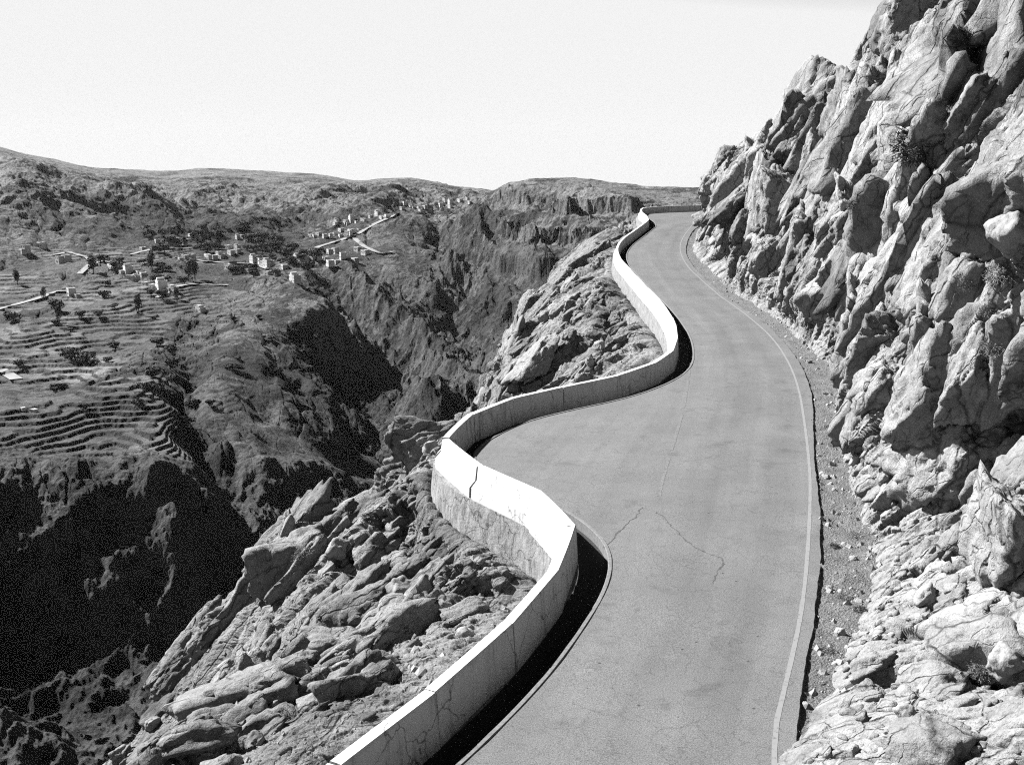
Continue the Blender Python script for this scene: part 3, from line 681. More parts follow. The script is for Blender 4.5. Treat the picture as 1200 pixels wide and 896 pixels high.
# ------------------------------------------------------------------ valley, gorge and mountains
def zat(y, r): return CH - r * math.tan(PITCH - math.atan((448 - y) / FPX))
COL = {   # image column of the azimuth : nodes A..J, each (row, range) or ('z', height, range)
 -250: [('z', -100, 140), (735, 205), ('z', -136, 260), ('z', -128, 312), (498, 355), (440, 425), (385, 520), (322, 690), (298, 820), (225, 1300), (158, 2100)],
 0:   [('z', -105, 140), (757, 215), ('z', -136, 260), ('z', -128, 306), (490, 355), (440, 425), (385, 520), (322, 690), (296, 820), (215, 1300), (167, 2100)],
 60:  [('z', -108, 140), (768, 212), ('z', -138, 258), ('z', -130, 302), (497, 350), (440, 425), (385, 515), (322, 690), (290, 840), (203, 1250), (184, 2150)],
 130: [('z', -112, 140), (795, 206), ('z', -138, 256), ('z', -132, 300), (505, 344), (442, 420), (386, 510), (318, 690), (285, 870), (225, 1350), (197, 2200)],
 200: [('z', -118, 140), ('z', -118, 205), ('z', -138, 254), ('z', -133, 298), (502, 342), (446, 412), (388, 505), (312, 710), (276, 920), (240, 1400), (201, 2250)],
 260: [('z', -120, 140), ('z', -124, 205), ('z', -139, 258), ('z', -133, 300), (530, 345), (465, 402), (395, 490), (335, 650), (280, 920), (238, 1400), (196, 2250)],
 320: [('z', -120, 140), ('z', -128, 205), ('z', -139, 265), ('z', -133, 320), (545, 372), (478, 424), (400, 478), (335, 630), (285, 920), (240, 1400), (200, 2300)],
 365: [('z', -120, 140), ('z', -128, 205), ('z', -139, 270), ('z', -134, 330), (560, 385), (500, 435), (415, 500), (334, 625), (288, 920), (240, 1350), (204, 2300)],
 395: [('z', -120, 140), ('z', -128, 205), ('z', -139, 275), ('z', -136, 335), (575, 390), (515, 452), (450, 530), (350, 620), (285, 940), (235, 1350), (207, 2300)],
 430: [('z', -120, 140), ('z', -128, 205), ('z', -140, 280), ('z', -138, 345), (580, 400), (530, 465), (485, 545), (400, 620), (278, 960), (228, 1450), (212, 2350)],
 490: [('z', -120, 140), ('z', -128, 205), ('z', -138, 260), ('z', -134, 320), ('z', -128, 380), (500, 460), (450, 560), (375, 720), (262, 1000), (228, 1350), (208, 2300)],
 540: [('z', -120, 140), ('z', -128, 205), ('z', -138, 270), ('z', -136, 340), ('z', -130, 420), ('z', -122, 500), (432, 590), (375, 760), (275, 1000), (232, 1300), (219, 1900)],
 572: [('z', -120, 140), ('z', -128, 205), ('z', -138, 270), ('z', -136, 340), ('z', -130, 420), ('z', -118, 520), (410, 620), (350, 760), (285, 900), (240, 1080), (224, 1500)],
 610: [('z', -120, 140), ('z', -128, 205), ('z', -138, 260), ('z', -134, 330), ('z', -126, 420), ('z', -110, 520), (390, 610), (340, 730), (288, 850), (246, 930), (208, 1150)],
 690: [('z', -120, 140), ('z', -128, 205), ('z', -134, 260), ('z', -126, 330), ('z', -110, 420), ('z', -95, 520), (370, 620), (325, 720), (290, 800), (250, 880), (211, 1120)],
 760: [('z', -110, 140), ('z', -115, 205), ('z', -115, 260), ('z', -110, 330), ('z', -95, 420), ('z', -80, 520), (340, 620), (300, 720), (270, 800), (248, 880), (219, 1100)],
 860: [('z', -80, 140), ('z', -85, 205), ('z', -85, 260), ('z', -80, 330), ('z', -70, 420), ('z', -60, 520), ('z', -50, 620), ('z', -40, 720), ('z', -30, 800), (244, 900), (222, 1100)],
 1000: [('z', -80, 140), ('z', -85, 205), ('z', -85, 260), ('z', -80, 330), ('z', -70, 420), ('z', -60, 520), ('z', -50, 620), ('z', -40, 720), ('z', -30, 800), (244, 900), (222, 1100)]}
cx = sorted(COL); NN = 11
RR = np.zeros((len(cx), NN)); ZZ = np.zeros((len(cx), NN))
for i, x in enumerate(cx):
    for j, nd in enumerate(COL[x]):
        if nd[0] == 'z': RR[i, j] = nd[2]; ZZ[i, j] = nd[1]
        else: RR[i, j] = nd[1]; ZZ[i, j] = zat(*nd)
NC, NR = 1150, 1500
az, rr, X, Y = polar_grid(-250, 960, NC, 150, 3600, NR)
colpx = 600 + FPX * CP * np.tan(az)
Z = np.zeros((NR, NC)); LV = np.zeros((NR, NC))
kk = np.ones(31) / 31
def colinterp(v):
    o = np.interp(colpx, cx, v); return np.convolve(np.pad(o, 15, 'edge'), kk, 'valid')
Rn = np.stack([colinterp(RR[:, j]) for j in range(NN)], 1); Zn = np.stack([colinterp(ZZ[:, j]) for j in range(NN)], 1)
for c in range(NC):
    rj = np.r_[Rn[c], Rn[c, -1] * 1.12, 4000]; zj = np.r_[Zn[c], Zn[c, -1] - 12, Zn[c, -1] - 200]
    Z[:, c] = np.interp(rr, rj, zj); LV[:, c] = np.interp(rr, rj, np.arange(NN + 2))
cofs = par(lambda x, y: 75 * fbm(x / 95, y / 95, 171, 6, .58), X.astype(f4), Y.astype(f4)) * smooth(3.0, 4.0, LV) * smooth(9.7, 8.5, LV)
ci = np.clip(np.arange(NC)[None] + cofs * NC / 1210, 0, NC - 1.001); c0_ = ci.astype(int); cf_ = ci - c0_
colW = colpx[None] + cofs
def rs(a): return np.take_along_axis(a, c0_, 1) * (1 - cf_) + np.take_along_axis(a, c0_ + 1, 1) * cf_
Z = rs(Z); LV = rs(LV)
Z = blur(Z, 9, 2)
Xf, Yf = X.astype(f4), Y.astype(f4)
def vnz(x, y, lv, rg):
    wx = 40 * fbm(x / 160, y / 160, 81, 4); wy = 40 * fbm(x / 160 + 7, y / 160, 83, 4)
    big = ridged((x + wx) / 260, (y + wy) / 260, 85, 6, .52) - .45
    mid = ridged((x + wx * .5) / 75, (y + wy * .5) / 75, 87, 5, .55) - .45
    sm = ridged(x / 22, y / 22, 89, 5, .58) - .45
    flat = smooth(3.7, 4.1, lv) * smooth(8.4, 7.4, lv)           # plateau belt is calm
    hill = smooth(7.4, 8.6, lv); steep = smooth(4.4, 3.6, lv); top = smooth(8.8, 9.9, lv)
    a_big = 5 * flat + 46 * hill * (1 - .85 * top) + 22 * steep * smooth(1.0, 2.2, lv)
    a_mid = 0 * flat + 9 * hill * (1 - .8 * top) + 17 * steep
    a_sm = .8 * flat + 3.0 * hill * (1 - .6 * top) + 6.5 * steep
    return np.stack([a_big * big + a_mid * mid + a_sm * sm + flat * (8 * fbm(x / 85, y / 85, 91, 3) + 2.0 * fbm(x / 30, y / 30, 93, 3)), flat], -1)
LVf = LV.astype(f4)
o = par(vnz, Xf, Yf, LVf, np.broadcast_to(rr[:, None], X.shape).astype(f4))
gorge = np.interp(colW, [300, 350, 420, 470, 640, 760], [0, .35, 1, 1, 1, .6]) * smooth(4.3, 5.2, LV) * smooth(0, -.9, LV - np.interp(colW, [500, 590], [7.9, 9.6]))   # broken ground right of the nose
def gully(x, y):
    x = x + 14 * fbm(x / 60, y / 60, 131, 4); y = y + 14 * fbm(x / 60 + 4, y / 60, 133, 4); a = .8 * x + .6 * y; b = -.6 * x + .8 * y
    return 40 * (ridged(a / 110, b / 360, 95, 2, .35) - .5) + 22 * (ridged(a / 46, b / 130, 97, 3, .5) - .5) + 6.5 * (ridged(x / 17, y / 17, 99, 5, .55) - .5)
rav = np.exp(-((colpx[None] - 236 - 22 * np.sin(LV * 2.1) - 30 * par(lambda x, y: fbm(x / 45, y / 45, 141, 4), Xf, Yf)) / 26) ** 2) * smooth(3.5, 4.3, LV) * smooth(6.9, 5.2, LV)      # ravine between terraces and nose
Z = Z - 10 * rav * (1 + .5 * par(lambda x, y: fbm(x / 18, y / 18, 143, 5), Xf, Yf))
Z = Z + o[..., 0] * (1 - .2 * gorge) + par(gully, Xf, Yf) * gorge
# cliff bands of the mountain right of the gorge
sm_ = np.interp(colpx, [555, 590, 720, 780], [0, 1, 1, 0])[None] * smooth(6.2, 6.8, LV) * smooth(9.4, 8.8, LV)
bn = Z / 26 + .5 * par(lambda x, y: fbm(x / 140, y / 140, 121, 4), Xf, Yf); bf = bn - np.floor(bn)
Z = Z + sm_ * 26 * .42 * ((np.floor(bn) + smooth(.38, .62, bf)) - bn)
# terraces: level treads with stone risers
tmask = smooth(4.05, 4.25, LV) * smooth(8.3, 7.6, LV) * np.interp(colpx, [-250, 225, 262, 300], [1, 1, .25, 0])[None]
tn = par(lambda x, y: fbm(x / 90, y / 90, 99, 3), Xf, Yf)
tmask = tmask * smooth(-.16, .02, tn) * (1 - np.clip(rav * 1.6, 0, 1))
hst = 1.3
q = Z / hst + .4 * par(lambda x, y: fbm(x / 22, y / 22, 151, 3), Xf, Yf); fq = q - np.floor(q)
Zt = Z + (np.floor(q) + smooth(.72, .98, fq) - q) * hst
Z = Z * (1 - tmask) + Zt * tmask
crag = (1 - tmask) * smooth(3.4, 4.0, LV) * smooth(9.7, 9.0, LV) * (.25 + .75 * par(lambda x, y: smooth(-.12, .15, fbm(x / 70, y / 70, 161, 4)), Xf, Yf))
big_ = smooth(6.5, 8.0, LV)
def cragf(x, y):
    x = x + 5 * fbm(x / 25, y / 25, 163, 3); y = y + 5 * fbm(x / 25 + 4, y / 25, 165, 3); a = .8 * x + .6 * y; b = -.6 * x + .8 * y
    return np.stack([4.2 * blocks(a / 13, b / 26, 166, 9, 1, .8, .1, .4, .4, .14) + 1.7 * blocks(a / 5, b / 9, 167, 10, 1, 1, .12, .5, .5, .15), 9 * blocks(a / 42, b / 80, 168, 9, 1, .7, .1, .3, .3, .14) + 3 * blocks(a / 14, b / 22, 169, 9, 1, 1, .1, .5, .4, .15)], -1)
cg = par(cragf, Xf, Yf); Z = Z + crag * (cg[..., 0] * (1 - big_) + .8 * cg[..., 1] * big_)
tread = tmask * (fq < .72)
veg = par(lambda x, y: fbm(x / 60, y / 60, 101, 5, .6), Xf, Yf)
vill = np.exp(-((colpx[None] - 255) / 120) ** 2) * smooth(7.2, 7.8, LV) * smooth(9.0, 8.5, LV)
lvl = smooth(4.0, 4.4, LV) * smooth(8.9, 8.0, LV)
vegA = np.clip(.25 + 1.0 * veg + .35 * rav + .55 * vill + .12 * lvl - .5 * tread, -.5, 1.0)
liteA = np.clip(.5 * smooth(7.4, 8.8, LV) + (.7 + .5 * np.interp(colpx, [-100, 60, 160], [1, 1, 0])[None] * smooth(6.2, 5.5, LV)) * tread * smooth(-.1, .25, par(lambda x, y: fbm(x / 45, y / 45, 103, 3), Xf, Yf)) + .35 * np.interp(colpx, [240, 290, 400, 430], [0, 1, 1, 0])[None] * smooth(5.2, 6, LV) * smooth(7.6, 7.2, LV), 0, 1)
P = np.stack([X, Y, Z], -1); VAL = P
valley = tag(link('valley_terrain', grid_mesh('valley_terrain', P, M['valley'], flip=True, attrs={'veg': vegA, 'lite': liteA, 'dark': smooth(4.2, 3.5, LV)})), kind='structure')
print('valley', P.shape, round(time.time() - T0, 1))

# ================================================================== things standing in the landscape
dg = bpy.context.view_layer; dg.update()
def vhit(px, py):
    r = ray(px, py); a = math.atan2(r.x, r.y); t = r.z / math.hypot(r.x, r.y)
    c = int(np.clip(np.searchsorted(az, a), 0, NC - 1)); e = (Z[:, c] - CH) / rr
    k = np.nonzero((e >= t) & (rr > 300))[0]; k = int(k[0]) if len(k) else NR // 2
    return np.array(VAL[k, c]), rr[k]
def cast(objs, px, py):
    d = ray(px, py).normalized(); best = None
    for o in objs:
        ok, loc, nrm_, _ = o.ray_cast(Vector((0, 0, CH)), d)
        if ok and (best is None or (loc - co.location).length < best[2]): best = (loc, nrm_, (loc - co.location).length)
    return best
def box(V, F, x0, x1, y0, y1, z0, z1):
    b = len(V); V += [(x0, y0, z0), (x1, y0, z0), (x1, y1, z0), (x0, y1, z0), (x0, y0, z1), (x1, y0, z1), (x1, y1, z1), (x0, y1, z1)]
    F += [tuple(b + k for k in f) for f in ((0, 3, 2, 1), (4, 5, 6, 7), (0, 1, 5, 4), (1, 2, 6, 5), (2, 3, 7, 6), (3, 0, 4, 7))]
def box_mesh(name, boxes, mat):
    V, F = [], []
    for b in boxes: box(V, F, *b)
    return mesh_from(name, V, F, mat)
def copy_tree(o, parent=None):
    c = o.copy(); C.objects.link(c)
    if parent is not None: c.parent = parent
    for ch in list(o.children): copy_tree(ch, c)
    return c
ORD = ['first', 'second', 'third', 'fourth', 'fifth', 'sixth', 'seventh', 'eighth', 'ninth', 'tenth', 'eleventh', 'twelfth', 'thirteenth', 'fourteenth', 'fifteenth', 'sixteenth']
# ---- village houses: three kinds, each with walls, roof, door, windows
def house_proto(w_, d_, h_, wallm, two):
    root = empty('village_house', (0, 0, 0))
    link('wall', box_mesh('wall', [(-w_ / 2, w_ / 2, -d_ / 2, d_ / 2, -2.5, h_)], wallm), root)
    t_ = .25; rf = [(-w_ / 2 - .05, w_ / 2 + .05, -d_ / 2 - .05, -d_ / 2 + t_, h_ + .003, h_ + .5), (-w_ / 2 - .05, w_ / 2 + .05, d_ / 2 - t_, d_ / 2 + .05, h_ + .003, h_ + .5),
          (-w_ / 2 - .05, -w_ / 2 + t_, -d_ / 2 + t_, d_ / 2 - t_, h_ + .003, h_ + .5), (w_ / 2 - t_, w_ / 2 + .05, -d_ / 2 + t_, d_ / 2 - t_, h_ + .003, h_ + .5),
          (-w_ / 2 + t_, w_ / 2 - t_, -d_ / 2 + t_, d_ / 2 - t_, h_ + .003, h_ + .12)]
    if two: rf.append((-w_ / 2 + .8, -w_ / 2 + 3.4, -d_ / 2 + .8, d_ / 2 - .8, h_ + .12, h_ + 2.4))
    link('roof', box_mesh('roof', rf, M['roof']), root)
    link('door', box_mesh('door', [(-.5, .5, -d_ / 2 - .04, -d_ / 2 + .05, 0, 2.0)], M['dark']), root)
    for fl in range(2 if h_ > 5 else 1):
        for xx in (-w_ / 2 + 1.5, w_ / 2 - 1.5):
            link('window', box_mesh('window', [(xx - .5, xx + .5, -d_ / 2 - .04, -d_ / 2 + .05, 1 + fl * 2.9, 2.1 + fl * 2.9)], M['dark']), root)
    return root
protos = [house_proto(8, 6, 3.4, M['house'], False), house_proto(9, 7, 6.2, M['house'], True), house_proto(7, 5.5, 3.2, M['house2'], False), house_proto(6, 6, 5.8, M['house'], False)]
kindw = ['low white flat-roofed house', 'tall white house', 'low bare stone house', 'narrow two-storey white house']
used = [False] * 4
def put_houses(groups, group):
    for where, pts in groups:
        pts = pts + [(x_ + rng.uniform(-14, 14), y_ + rng.uniform(-3, 4)) for x_, y_ in (pts + rng.sample(pts, 1) if len(pts) < 8 else pts[:7])]
        for k, (px, py) in enumerate(sorted(pts)):
            p, r_ = vhit(px, py + 2); ki_ = rng.choice([0, 0, 1, 2, 2, 2, 3])
            o = protos[ki_] if not used[ki_] else copy_tree(protos[ki_]); used[ki_] = True
            o.location = p; o.rotation_euler = (0, 0, -math.atan2(p[0], p[1]) - rng.uniform(.8, 1.35)); sc_ = rng.uniform(.45, .8) * (.45 if r_ < 480 else 1); o.scale = (sc_, sc_, sc_)
            end = 'leftmost' if k == 0 else ('rightmost' if k == len(pts) - 1 else ORD[k] + ' from the left')
            tag(o, f'{kindw[ki_]}, {end} {where}', 'house', group)
put_houses([('in the top row of the tree village', [(184, 283), (199, 285), (208, 279), (224, 275), (233, 279), (285, 277), (216, 285)]),
            ('in the middle row of the tree village', [(167, 291), (211, 303), (243, 299), (250, 301), (261, 299), (270, 296), (278, 290)]),
            ('in the lower row of the tree village', [(268, 313), (277, 316), (290, 316), (297, 305), (306, 305), (316, 310), (324, 318), (345, 329), (333, 312)])], 'houses of the village among the trees')
put_houses([('on the bottom row of the hillside hamlet', [(348, 302), (366, 302), (394, 306), (402, 301), (419, 292), (386, 296), (357, 303)]),
            ('on the middle row of the hillside hamlet', [(364, 275), (371, 273), (380, 276), (388, 277), (399, 270), (410, 273), (420, 268)]),
            ('along the upper row of the hillside hamlet', [(394, 260), (404, 260), (412, 259), (425, 257), (434, 253), (442, 251), (453, 253)]),
            ('up on the ridge above the hillside hamlet', [(470, 244), (480, 242), (490, 243), (503, 246), (516, 239), (527, 237), (538, 235), (547, 232)])], 'houses of the hillside hamlet')
put_houses([('beside the pale track', [(150, 318), (163, 320), (155, 326), (178, 334), (203, 341)]),
            ('on the fields left of the village', [(30, 293), (48, 288), (78, 305), (90, 346), (235, 363), (40, 481)])], 'houses out on the terraced fields')
# ---- trees
def leaf_blob(seed, n, rx, rz_, zc, leaf):
    R_ = random.Random(seed); V, F = [], []
    lobes = [(R_.uniform(-.5, .5) * rx, R_.uniform(-.5, .5) * rx, zc + R_.uniform(-.4, .45) * rz_, R_.uniform(.45, .7)) for _ in range(7)]
    for _ in range(n):
        lx, ly, lz, ls = R_.choice(lobes); v = Vector((R_.gauss(0, 1), R_.gauss(0, 1), R_.gauss(0, 1))).normalized() * R_.uniform(.55, 1)
        c = Vector((lx + v.x * rx * ls, ly + v.y * rx * ls, lz + v.z * rz_ * ls)); a = Vector((R_.gauss(0, 1), R_.gauss(0, 1), R_.gauss(0, 1))).normalized(); b = v.cross(a)
        if b.length < .1: continue
        b = b.normalized() * leaf * R_.uniform(.6, 1.3); a = (a - v * a.dot(v) * .6).normalized() * leaf * R_.uniform(.6, 1.3)
        k = len(V); V += [c - a, c + b, c + a, c - b]; F.append((k, k + 1, k + 2, k + 3))
    return V, F
def tree_proto(seed, h_, r_, tall):
    root = empty('tree', (0, 0, 0)); V, F = [], []
    for (z0, z1, a0, a1, x0, x1) in ((-1, h_ * .45, .28, .16, 0, 0), (h_ * .4, h_ * .75, .15, .05, 0, .3 * r_), (h_ * .4, h_ * .72, .14, .05, 0, -.35 * r_)):
        k = len(V)
        for zz, aa, xx in ((z0, a0, x0), (z1, a1, x1)):
            V += [(xx + aa * math.cos(i * 1.0472), aa * math.sin(i * 1.0472), zz) for i in range(6)]
        F += [(k + i, k + (i + 1) % 6, k + 6 + (i + 1) % 6, k + 6 + i) for i in range(6)]
    link('trunk', mesh_from('trunk', V, F, M['bark']), root)
    V, F = leaf_blob(seed, 420, r_, h_ * (.55 if tall else .38), h_ * (.52 if tall else .42), .42)
    link('crown', mesh_from('crown', V, F, M['leaf']), root); return root
tp = [tree_proto(1, 6, 3.6, False), tree_proto(2, 5, 4.4, False), tree_proto(3, 10, 2.2, True), tree_proto(4, 4, 2.6, False)]
tk = ['broad dark round-crowned tree', 'low spreading dark tree', 'slim tall dark tree', 'small dark bushy tree']; tused = [False] * 4
def put_trees(where, box_, n, group, scl=1.0, kinds=(0, 0, 1, 1, 2, 3)):
    pts = [(rng.uniform(box_[0], box_[2]), rng.uniform(box_[1], box_[3])) for _ in range(n)]
    for k, (px, py) in enumerate(sorted(pts)):
        p, r_ = vhit(px, py); q = rng.choice(kinds); o = tp[q] if not tused[q] else copy_tree(tp[q]); tused[q] = True
        o.location = p; o.rotation_euler = (0, 0, rng.uniform(0, 6.28)); s_ = scl * rng.uniform(.8, 1.7); o.scale = (s_, s_, s_ * rng.uniform(.8, 1.1))
        end = 'leftmost' if k == 0 else ('rightmost' if k == n - 1 else ORD[k] + ' from the left')
        tag(o, f'{tk[q]}, {end} {where}', 'tree', group)
put_trees('along the top edge of the tree village', (165, 268, 300, 282), 16, 'trees of the village', 1.2)
put_trees('between the middle houses of the tree village', (180, 287, 262, 297), 16, 'trees of the village', 1.1)
put_trees('in the grove right of the tree village', (285, 279, 345, 298), 16, 'trees of the village', 1.2, (0, 0, 1, 1))
put_trees('in the grove below the hillside hamlet', (300, 296, 392, 310), 15, 'trees of the village', 1.1, (0, 1, 1, 3))
put_trees('in the lower row of the tree village', (268, 314, 372, 326), 15, 'trees of the village', .95, (0, 1, 3))
put_trees('beside the pale track left of the village', (105, 308, 205, 322), 14, 'trees along the terraces', 1.0)
put_trees('on the upper terraces', (5, 325, 240, 352), 12, 'trees along the terraces', .9)
put_trees('on the middle terraces', (5, 360, 215, 395), 10, 'trees along the terraces', .85)
put_trees('on the lower terraces', (10, 402, 200, 445), 10, 'trees along the terraces', .8, (0, 1, 3))
put_trees('along the rim of the gorge', (60, 455, 250, 485), 12, 'trees along the terraces', .7, (0, 1, 3))
put_trees('on the bare nose below the village', (262, 345, 370, 440), 14, 'trees on the nose', .55, (1, 3, 3))
put_trees('on the mountainside right of the gorge', (575, 262, 690, 350), 14, 'trees on the mountainside', .7, (1, 3, 3))
# ---- pale tracks across the fields
def drape(name, pts, width):
    Q = []
    for (a, b) in zip(pts[:-1], pts[1:]):
        for k in range(14): Q.append(vhit(a[0] + (b[0] - a[0]) * k / 14, a[1] + (b[1] - a[1]) * k / 14)[0])
    Q = np.array(Q); ke = np.ones(5) / 5
    Q = np.stack([np.convolve(np.pad(Q[:, k], 2, 'edge'), ke, 'valid') for k in range(3)], 1)
    N_ = normals_left(Q); rows = []
    for a in (-.5, -.17, .17, .5): rows.append(np.column_stack([Q[:, :2] + N_ * a * width, Q[:, 2] + .5]))
    tag(link(name, grid_mesh(name, np.stack(rows, 1), M['track'])), kind='structure')
drape('track', [(-10, 365), (20, 357), (45, 350), (62, 344), (80, 341)], 4)
drape('track', [(92, 322), (104, 312), (118, 306), (128, 309), (131, 318)], 4)
drape('track', [(185, 350), (197, 342), (210, 336), (240, 334), (270, 335)], 4)
drape('track', [(415, 280), (424, 288), (436, 294), (446, 298), (460, 296)], 5)
drape('track', [(150, 300), (175, 293), (205, 292), (240, 290), (262, 287)], 4)
drape('track', [(225, 305), (250, 308), (275, 309), (300, 311), (330, 322)], 4)
drape('track', [(345, 304), (372, 290), (395, 283), (415, 277), (440, 262), (470, 250)], 5)
drape('track', [(60, 300), (80, 296), (100, 302), (112, 310)], 4)
drape('track', [(0, 434), (10, 440), (20, 446)], 5)
# ---- shrubs on the rock
def shrub_proto(seed, dry):
    R_ = random.Random(seed); V, F = [], []
    for _ in range(900):
        v = Vector((R_.gauss(0, 1), R_.gauss(0, 1), abs(R_.gauss(0, .8)))).normalized(); c = v * (R_.uniform(.45, 1.0) ** .7) * R_.uniform(.7, 1.08)
        d_ = (v + Vector((R_.gauss(0, .45), R_.gauss(0, .45), R_.gauss(0, .45)))).normalized(); s_ = d_.cross(Vector((R_.gauss(0, 1), R_.gauss(0, 1), R_.gauss(0, 1))))
        if s_.length < .1: continue
        s_ = s_.normalized() * R_.uniform(.015, .03) * (1 if dry else 1.8); l_ = R_.uniform(.12, .26); k = len(V)
        V += [c - s_, c + s_, c + d_ * l_]; F.append((k, k + 1, k + 2))
    o = link('shrub', mesh_from('shrub', V, F, M['twig'] if dry else M['shrub'])); V, F = [], []
    for _ in range(40):
        v = Vector((R_.gauss(0, 1), R_.gauss(0, 1), abs(R_.gauss(0, .8)))).normalized(); s_ = v.cross(Vector((.3, .5, .8))).normalized() * .02; k = len(V)
        V += [-s_ - v * .2, s_ - v * .2, v * .9]; F.append((k, k + 1, k + 2))
    link('stem', mesh_from('stem', V, F, M['bark']), o); return o
sp = [shrub_proto(1, False), shrub_proto(2, True), shrub_proto(3, False)]; sused = [False] * 3
for px, py, rad, q, lab in (
    (1070, 176, 24, 0, 'large dark shrub high on the pale cliff face, biggest on the upper cliff'), (1118, 120, 13, 2, 'dark shrub in the cleft just above the largest cliff shrub'),
    (998, 240, 9, 0, 'small dark shrub on the upper cliff, left of the largest shrub'), (1135, 330, 14, 1, 'dry grey shrub under the overhang at the right of the cliff'),
    (1165, 322, 17, 1, 'wide dry shrub by the right frame edge above the pale slabs'), (1158, 364, 11, 1, 'thin dry shrub on a ledge beneath the wide dry shrub'),
    (1162, 408, 15, 1, 'spiky dry shrub rooted in the long slanting crack at right'), (1125, 46, 12, 0, 'dark shrub near the top of the cliff at the right'),
    (1012, 312, 8, 0, 'little dark shrub halfway up the cliff above the bend'), (1004, 627, 15, 1, 'flat dry shrub lying on the gravel shoulder at the foot of the cliff'),
    (1150, 785, 16, 1, 'dry shrub on the rubble of the foreground ledge'), (906, 205, 7, 0, 'dark shrub on the far dark buttress of the cliff'),
    (868, 150, 6, 2, 'small shrub against the sky on the cliff skyline'), (352, 648, 13, 1, 'dry shrub on the crest of the near spur against the dark gorge'),
    (344, 842, 18, 1, 'pale feathery shrub at the foot of the near spur, lowest of all'), (432, 610, 9, 0, 'dark tuft between boulders on the near spur'),
    (560, 612, 8, 2, 'dark tuft just below the retaining wall of the parapet'), (690, 372, 6, 0, 'dark shrub between the boulders of the far spur beside the wall'),
    (652, 338, 6, 0, 'dark shrub on the skyline of the far spur'), (730, 350, 5, 2, 'small dark shrub on the gravel close to the far wall'), (610, 520 - 70, 5, 2, 'tiny tuft just outside the wall on its middle stretch')):
    h = cast((cliff, spur, shoulder), px, py)
    if h is None: continue
    o = sp[q] if not sused[q] else copy_tree(sp[q]); sused[q] = True
    s_ = rad * h[2] / FPX; o.location = h[0] - h[1] * s_ * .3; up_ = (h[1] + Vector((0, 0, .8))).normalized()
    o.rotation_euler = up_.to_track_quat('Z', 'Y').to_euler(); o.scale = (s_, s_, s_ * rng.uniform(.6, .8))
    tag(o, lab, 'shrub', 'shrubs growing on the rock')
tuft_px = [(985, 800), (968, 762), (1008, 715), (990, 700), (978, 640), (1005, 590), (975, 545), (972, 500), (968, 462), (945, 420)]
for k, (px, py) in enumerate(tuft_px):
    h = cast((shoulder,), px, py)
    if h is None: continue
    o = copy_tree(sp[k % 2]); s_ = rng.uniform(.12, .24); o.name = 'grass_tuft'; o.location = h[0] - Vector((0, 0, .03)); o.rotation_euler = (0, 0, rng.uniform(0, 6)); o.scale = (s_, s_, s_ * .8)
    tag(o, f'dry tuft on the gravel shoulder, {ORD[k]} counted from the near end', 'grass tuft', 'dry tufts along the gravel shoulder')
# bare forked plant on the far spur
h = cast((spur,), 748, 250)
if h:
    V, F = [], []; R_ = random.Random(5)
    def limb(a, b, r0, r1):
        k = len(V); d_ = (b - a).normalized(); u_ = d_.orthogonal().normalized(); w_ = d_.cross(u_)
        for c_, r_ in ((a, r0), (b, r1)): V.extend([c_ + (u_ * math.cos(i * 1.2566) + w_ * math.sin(i * 1.2566)) * r_ for i in range(5)])
        F.extend([(k + i, k + (i + 1) % 5, k + 5 + (i + 1) % 5, k + 5 + i) for i in range(5)])
    o = empty('bare_plant', h[0]); tag(o, 'lone bare forked plant standing on the far spur beside the wall bend', 'plant')
    limb(Vector((0, 0, -.3)), Vector((.03, 0, 1.1)), .11, .08); link('stem', mesh_from('stem', V, F, M['bark']), o); V, F = [], []
    for dx, z1 in ((-.5, 2.0), (.12, 2.3), (.35, 1.9)):
        limb(Vector((.03, 0, 1.05)), Vector((dx, R_.uniform(-.2, .2), z1)), .07, .04)
        for _ in range(26):
            a = Vector((dx, 0, z1)) + Vector((R_.gauss(0, .14), R_.gauss(0, .14), R_.gauss(0, .22))); limb(a, a + Vector((R_.gauss(0, .1), R_.gauss(0, .1), R_.uniform(.05, .25))), .03, .01)
    link('branch', mesh_from('branch', V, F, M['bark']), o)
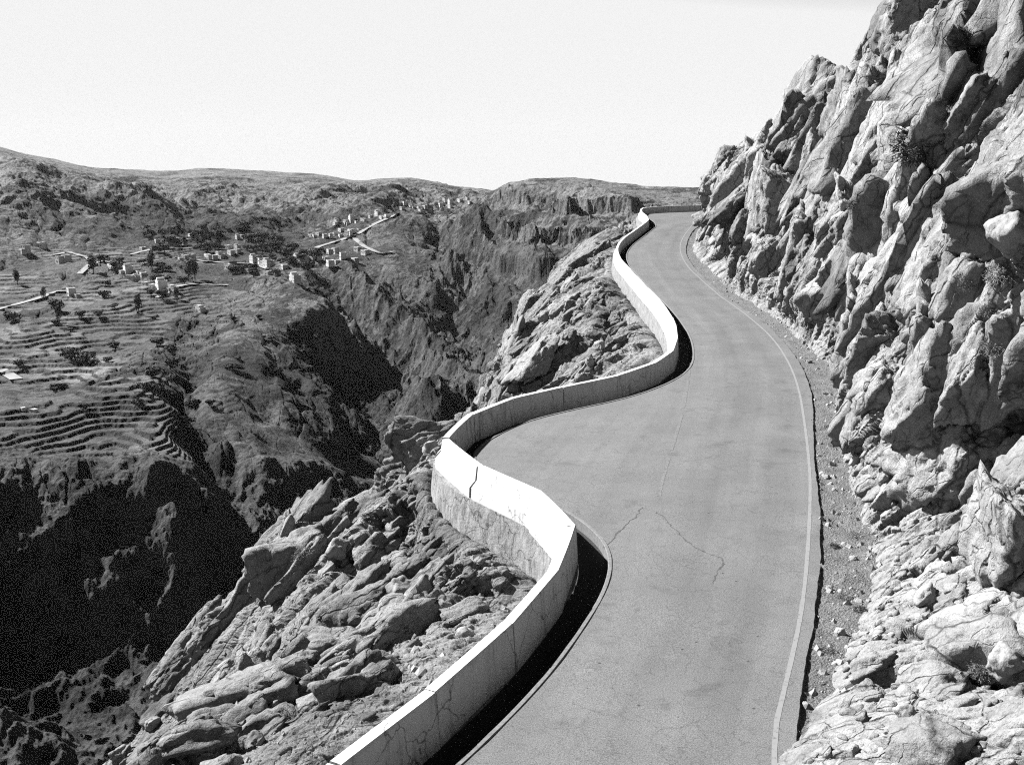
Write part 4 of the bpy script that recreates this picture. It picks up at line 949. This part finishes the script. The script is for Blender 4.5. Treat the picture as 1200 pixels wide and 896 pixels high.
# ---- boulders that lie loose
rms = []
for k in range(6):
    me = mesh_from('boulder', PROTO[4][k][0], PROTO[4][k][1].tolist(), M['boulder'], True); rms.append(me)
for i, (px, py, rad, lab) in enumerate((
    (1188, 268, 26, 'bright block of rock in the dark hollow at the right frame edge'), (702, 408, 9, 'pale rounded boulder on the gravel inside the wall bend of the far spur'),
    (690, 425, 6, 'small pale boulder just below the rounded boulder of the far spur'), (985, 742, 6, 'stone on the gravel shoulder beside the foreground ledge'),
    (972, 690, 4, 'small stone in the middle of the gravel shoulder'), (1000, 655, 5, 'stone on the shoulder just under the flat dry shrub'), (968, 560, 4, 'stone at the asphalt edge of the bend shoulder'),
    (948, 425, 4, 'stone at the cliff foot on the upper shoulder'), (620, 660, 13, 'pale slab wedged at the foot of the parapet retaining wall'), (598, 640, 9, 'grey boulder lying against the retaining wall'),
    (470, 690, 18, 'big pale boulder in the middle of the near spur'), (395, 640, 12, 'boulder near the crest of the near spur'), (545, 745, 12, 'rounded boulder on the gravel below the near wall'),
    (300, 870, 13, 'boulder at the lower edge of the near spur'), (180, 850, 9, 'lone boulder on the lower scree slope'), (505, 525, 10, 'boulder on the slope left of the wall bulge'),
    (1085, 700, 14, 'pale block on top of the foreground ledge'), (1180, 770, 20, 'large pale block among rubble at the lower right corner'), (1062, 835, 10, 'stone half sunk in the foreground ledge'))):
    h = cast((cliff, spur, shoulder), px, py)
    if h is None: continue
    me = rms[i % 6]; o = link('boulder', me); s_ = rad * h[2] / FPX
    o.location = h[0] + h[1] * s_ * .15; o.rotation_euler = (rng.uniform(0, 6), rng.uniform(0, 6), rng.uniform(0, 6)); o.scale = (s_, s_ * rng.uniform(.8, 1.1), s_ * rng.uniform(.6, .9))
    tag(o, lab, 'boulder', 'boulders lying loose')
# ---- loose stones nobody could count
R_ = np.random.RandomState(11); V, F = [], []
def stone(p, s_):
    k = len(V); a = R_.uniform(0, 6.28)
    for (x, y, z) in ((1, 0, -.2), (.2, .9, -.3), (-.8, .5, -.2), (-.7, -.7, -.3), (.3, -.9, -.2), (.4, .2, .7), (-.4, -.1, .6)):
        j = R_.uniform(.7, 1.2); V.append((p[0] + s_ * j * (x * math.cos(a) - y * math.sin(a)), p[1] + s_ * j * (x * math.sin(a) + y * math.cos(a)), p[2] + s_ * z * j))
    F.extend([(k, k + 1, k + 5), (k + 1, k + 2, k + 6, k + 5), (k + 2, k + 3, k + 6), (k + 3, k + 4, k + 6), (k + 4, k, k + 5), (k + 4, k + 5, k + 6)])
for _ in range(6500):
    i = int(len(sy) * R_.uniform(.18, .85)); j = int(np.clip(109 * R_.beta(2.2, 2.0), 14, 105)); stone(SH[i, j] + R_.uniform(-.03, .03, 3) * [1, 1, 0], .012 + min(.16, .05 * R_.pareto(2.2) * .6))
okm = np.argwhere((U > .9) & (U < 40) & (SPUR[..., 1] > 14) & (SPUR[..., 1] < 120))
for k in R_.choice(len(okm), 5200, False):
    i, j = okm[k]; q_ = SPUR[i, j]
    stone(q_, min(.3, (.02 + .05 * R_.pareto(2.6) * .6) * (1 + rr_sp[i] / 60)))
tag(link('loose_stones', mesh_from('loose_stones', V, F, M['boulder'])), kind='stuff')

print('done', round(time.time() - T0, 1))
